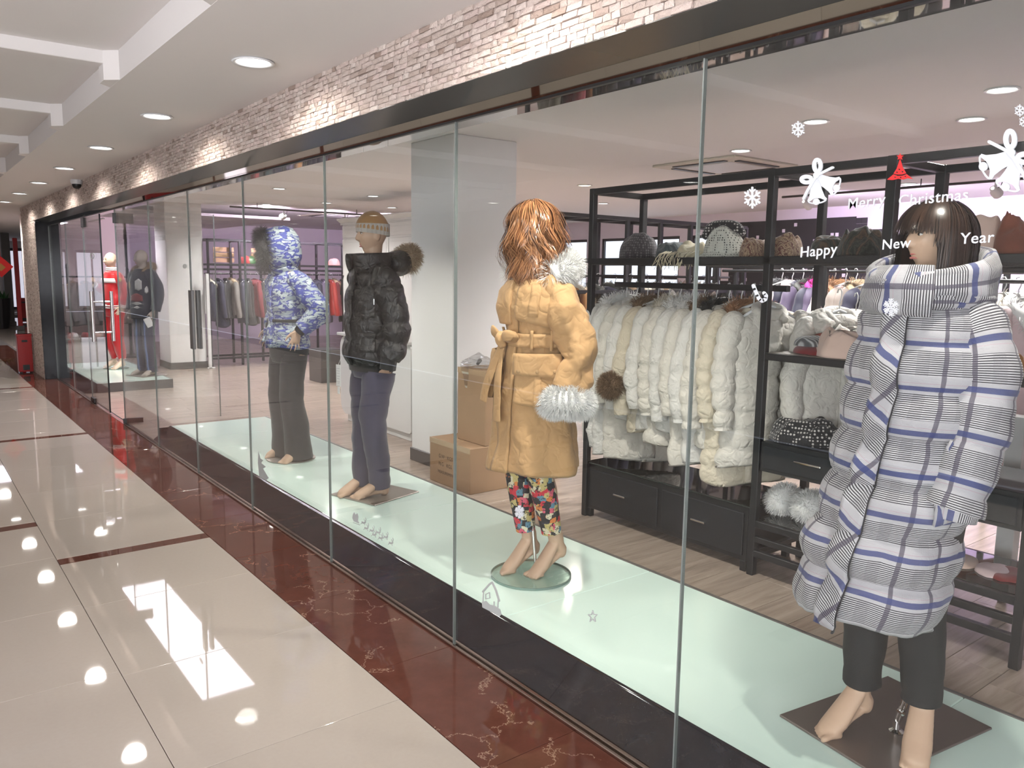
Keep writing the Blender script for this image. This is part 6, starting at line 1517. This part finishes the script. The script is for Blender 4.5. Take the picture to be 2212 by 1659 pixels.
def cartontext(txt, y, z, h, par):
    cu = bpy.data.curves.new('ink', 'FONT'); cu.body = txt; cu.size = h; to = bpy.data.objects.new('ink_source', cu); COL.objects.link(to); bpy.context.view_layer.update()
    me = bpy.data.meshes.new_from_object(to.evaluated_get(bpy.context.evaluated_depsgraph_get())); bpy.data.objects.remove(to)
    for v in me.vertices: v.co = (-.0015, y-v.co.x, z+v.co.y)
    me.materials.clear(); me.materials.append(M['ink']); o = bpy.data.objects.new('printed_text', me); COL.objects.link(o); o.parent = par
cartontext('G.W   KGS', .42, .205, .042, c1); cartontext('N.G   KGS', .42, .145, .042, c1); cartontext('MEASUREMENT', .43, .085, .034, c1)
pbg = MB(); rp = random.Random(8); rings = []
for j in range(13):
    f = j/12; ring = []
    for k in range(26):
        a = 2*PI*k/26; q = math.sin(PI*min(.98, f*.9+.08))**.7; x = .12*q*math.cos(a); y = .17*q*math.sin(a); ring.append((x*(1+.35*nz(x*9, y*9, f*5, 1.5)), y*(1+.35*nz(y*9, x*9, f*4, 1.5)), .002+f*.10*(1+.5*nz(x*8, y*8, 3, 1.2))))
    rings.append(ring)
pbg.loft(rings); o = pbg.build('plastic_bag', 'poly_bag', None, False, loc=(3.45, 4.86, .902)); tag(o, 'crumpled clear plastic bag on top of the upright carton', 'bag')
it = MB(); limb(it, [(-.06, -.06, .04, .012), (0, 0, .055, .016), (.05, .06, .045, .012)], 10, 8); it.build('dark_contents', 'down_black', o, True)
tail = MB(); tail.grid(6, 10, lambda u, v: (-.13-.004*math.sin(v*9), -.05+.12*u*(1-v*.8)+.02*v, .03-.17*v)); tail.build('bag_corner', 'poly_bag', o)
# white reception counter and tall cabinet
rc = thing('reception_counter', 'white counter with rounded front panel behind the black jacket mannequin', 'counter', (0, 0, 0))
yA, yB = 7.97, 6.47; rr_ = .13; prof = []
for (cy, cz, a0) in ((yA-rr_, .08+rr_, PI*1.5), (yA-rr_, .93-rr_, 0), (yB+.04, .93-.04, PI/2), (yB+.04, .08+.04, PI)):
    rr2 = rr_ if cy > 7.5 else .04
    for k in range(7): a = a0+PI/2*k/6; prof.append((cy+rr2*math.cos(a), cz+rr2*math.sin(a)))
MB().prism(prof, 'x', 3.80, 3.83).build('front_panel', 'white_gloss', rc)
MB().cbox((3.83, yB+.05, .0), (4.25, yA-.10, .80), .004).build('carcass', 'white_gloss', rc); MB().cbox((3.76, yB, .93), (4.35, yA, .96), .005).build('worktop', 'white_gloss', rc); MB().cbox((3.85, yB+.02, 0), (4.3, yA-.15, .07), .004).build('plinth', 'skirting_grey', rc)
for y in (yB-.05,): MB().cbox((3.82, y-.02, 0), (3.86, y+.02, .80), .003).build('leg', 'skirting_grey', rc)
cbx = 5.35; pL, pR = atx(742, 600, cbx), atx(900, 600, cbx); zt_ = atx(745, 482, cbx).z
cb_ = thing('tall_cabinet', 'tall white cabinet with crown moulding behind the beanie mannequin', 'cabinet', (0, 0, 0))
MB().cbox((cbx, pR.y, 0), (cbx+.45, pL.y, zt_), .004).build('body', 'white_gloss', cb_)
MB().prism([(cbx-.07, zt_+.06), (cbx-.07, zt_+.045), (cbx-.01, zt_), (cbx-.01, zt_-.03), (cbx+.45, zt_-.03), (cbx+.45, zt_+.06)], 'y', pR.y-.06, pL.y+.06).build('crown_moulding', 'white_gloss', cb_)
nD = 3
for i in range(nD):
    a = lerp(pR.y, pL.y, i/nD)+.012; b = lerp(pR.y, pL.y, (i+1)/nD)-.012
    for z0, z1 in ((.10, .85), (.88, zt_-.25), (zt_-.22, zt_-.05)):
        d = MB().cbox((cbx-.014, a, z0), (cbx+.002, b, z1), .004).build('door', 'white_gloss', cb_); MB().cbox((cbx-.018, a+.05, z0+.05), (cbx-.012, b-.05, z1-.05), .003).build('door_inset', 'white_gloss', d)
sb = thing('storage_cube', 'dark brown storage cube on the floor behind the camouflage mannequin', 'cube', (4.98, 10.95, 0)); MB().cbox((-.16, -.2, 0), (.22, .22, .47), .006).build('box', 'skirting_grey', sb); MB().cbox((-.15, -.19, .47), (.21, .21, .48), .003).build('lid', 'rack_black', sb)
for i, (x, h_) in enumerate(((4.16, 1.35), (4.20, 1.1))):
    pass
rl = thing('white_rail_stand', 'slim white clothes stand left of the far dark rack', 'clothes stand', (4.02, 13.35, 0)); MB().cbox((.0, -.02, 0), (.05, .02, 1.55), .004).build('upright', 'white_plastic', rl); MB().cbox((-.02, -.02, 0), (.10, .02, .02), .003).build('foot', 'white_plastic', rl); MB().cbox((-.02, .0, .9), (.0, .02, 1.5), .003).build('back_upright', 'white_plastic', rl)
cs2 = thing('rolling_stand', 'white post on a black caster under the right shelves', 'stand', (4.32, 1.52, 0)); MB().cbox((-.04, -.04, .09), (.04, .04, .95), .003).build('post', 'white_plastic', cs2)
cw = MB(); cw.tube([(0, -.014, .035), (0, .014, .035)], .034, 18); cw.build('wheel', 'black_plastic', cs2, True, 40); MB().cbox((-.03, -.022, .06), (.03, .022, .092), .003).build('fork', 'black_plastic', cs2)
# hats on the far rack shelves and pale boards
for i, (px, py, m_, lab) in enumerate(((540, 572, 'leaf_green', 'green knit hat on the far rack shelf'), (532, 580, 'knit_red', 'red knit hat on the far rack shelf'), (722, 583, 'down_pink', 'pink folded knit on the far rack shelf'))):
    p = aty(px, py, 13.6); bundle('knit_hat', lab, (p.x, 13.62, 1.72), (.12, .12, .12), m_, 50+i, 0, 'hat', 3, .05)
for i, (xa, xb) in enumerate(((4.35, 4.7), (5.0, 5.8))):
    o = MB(); 
    t = thing('slat_board', 'pale wooden slat board above the far dark rack, %s one' % ('left' if i == 0 else 'right'), 'board', (0, 0, 0))
    for k in range(3): MB().cbox((xa, 13.96, 1.74+.09*k), (xb, 13.98, 1.815+.09*k), .002).build('slat', 'wood_pale', t)
# ------------------------------------------------------------------ corridor end
simple('gold', (.45, .2, .03), .4)
p = atz(165, 392, ZC-.02)
sc1 = thing('security_camera', 'small dome security camera under the corridor ceiling', 'camera', (1.60, atx(165, 390, 1.60).y, ZC))
MB().lathe([(.0001, 0), (.055, 0), (.058, -.02), (.05, -.045)], 20).build('mount', 'white_plastic', sc1, True, 40)
MB().ball((0, 0, -.05), (.045, .045, .045), 18, 12).build('dome', 'black_plastic', sc1, True)
def redbin(label, x, y, w_, h_, d_=.18):
    t = thing('fire_extinguisher_box', label, 'box', (x, y, 0)); MB().cbox((0, 0, .02), (w_, d_, h_), .006).build('body', 'red_paint', t); MB().cbox((-.006, -.004, h_-.03), (w_+.006, d_+.004, h_), .004).build('lid', 'red_paint', t)
    MB().cbox((w_*.3, -.006, h_*.80), (w_*.7, .004, h_*.85), .002).build('handle_slot', 'black_plastic', t)
    for k in (.15, .85): MB().cbox((w_*k-.02, .01, 0), (w_*k+.02, .05, .03), .003).build('foot', 'black_plastic', t)
    MB().box((w_*.28, -.003, .05), (w_*.75, .001, .13)).build('plate', 'black_plastic', t)
redbin('red fire extinguisher box standing by the stone pillar', 1.435, 14.15, .19, .60); redbin('red fire extinguisher box farther down the corridor', 2.86, 27.5, .30, .72)
# posts, planter, sign and doors at the far end
def farbox(name, label, cat, px0, px1, pyb, y, h_, mat, d_=.3, extra=None):
    a = aty(px0, pyb, y); b = aty(px1, pyb, y); t = thing(name, label, cat, (a.x, y, 0)); MB().cbox((0, 0, 0), (b.x-a.x, d_, h_), .01).build('shaft', mat, t)
    MB().cbox((-.03, -.03, 0), (b.x-a.x+.03, d_+.03, .12), .006).build('base', 'skirting_grey', t); return t
farbox('pillar', 'dark grey square pillar at the far end of the corridor', 'pillar', 13, 31, 670, 26, 2.54, 'grey_concrete'); farbox('door_post', 'dark red door post at the far end of the corridor', 'door post', 37, 47, 660, 24, 2.35, 'red_paint', .1)
pl = aty(2, 664, 25); pt = thing('potted_plant', 'green plant in a tall black pot at the far end of the corridor', 'plant', (pl.x, 25, 0))
MB().lathe([(.0001, 0), (.16, 0), (.20, .3), (.24, .75), (.25, .8), (.21, .8), (.20, .76), (.0001, .74)], 20).build('pot', 'planter_black', pt, True, 40)
rl_ = random.Random(4)
leafm = MB().add([(0, 0, 0), (.03, 0, .12), (0, .004, .28), (-.03, 0, .12)], [(0, 1, 2, 3)]).mesh('leaf', 'leaf_green')
for i in range(40): inst('leaf', leafm, pt, (rl_.uniform(-.12, .12), rl_.uniform(-.12, .12), .74), rot=(rl_.uniform(-.7, .7), rl_.uniform(-.7, .7), rl_.uniform(0, 6.3)))
pd = aty(2, 576, 16.5); sg = thing('hanging_sign', 'red diamond paper sign hanging in the corridor', 'sign', (pd.x, 16.5, pd.z)); s_ = .185
MB().prism([(-s_, 0), (0, -s_), (s_, 0), (0, s_)], 'y', -.003, .003).build('card', 'red_paper', sg); MB().tube([(0, 0, s_), (0, 0, ZC-pd.z)], .003, 6).build('string', 'red_paper', sg)
MB().prism([(-.07, -.01), (0, -.08), (.07, -.01), (0, .06)], 'y', -.0045, -.0025).build('emblem', 'gold', sg)
for i, (x0, x1) in enumerate(((-2.9, -1.9), (-1.5, -.5), (0, 1.2), (1.9, 2.6), (3.2, 4.4))):
    f = MB().box((x0-.05, 33.93, .1), (x1+.05, 33.99, 2.3)).build('window_%d' % (20+i), 'window_frame'); struct(f, 'tall lit window at the far end of the corridor, %s from the left' % ORD[i])
    MB().box((x0, 33.915, .2), (x1, 33.94, 2.2)).build('pane', 'window_dim', f); MB().box(((x0+x1)/2-.03, 33.90, .2), ((x0+x1)/2+.03, 33.93, 2.2)).build('mullion', 'window_frame', f)
# opposite side of the corridor: added windows, unseen beside and behind the camera, to brighten it
for i in range(3):
    y0 = -3.5+1.95*i
    f = MB().box((-3.215, y0-.06, .55), (-3.19, y0+1.66, 2.16)).build('window_%d' % (30+i), 'window_frame'); struct(f, 'added unseen daylight window on the opposite corridor wall, %s from the front' % ORD[i])
    MB().box((-3.20, y0, .6), (-3.185, y0+1.6, 2.1)).build('pane', 'sky_glow', f); MB().box((-3.188, y0+.78, .6), (-3.17, y0+.82, 2.1)).build('mullion', 'window_frame', f)
    lamp('AREA', (-3.16, y0+.8, 1.35), 70*E_CORR, (.95, .96, 1), f, rot=(0, R(-90), 0), shape='RECTANGLE', size=1.5, size_y=1.6)
f = MB().box((-2.4, -4.0, .55), (1.2, -3.975, 2.26)).build('window_33', 'window_frame'); struct(f, 'added unseen wide daylight window at the corridor end behind the photographer')  # added out of view as a daylight source
MB().box((-2.3, -3.98, .65), (1.1, -3.965, 2.16)).build('pane', 'sky_glow', f)
lamp('AREA', (-.6, -3.94, 1.4), 55*E_CORR, (.95, .96, 1), f, rot=(R(90), 0, 0), shape='RECTANGLE', size=3.4, size_y=1.5)
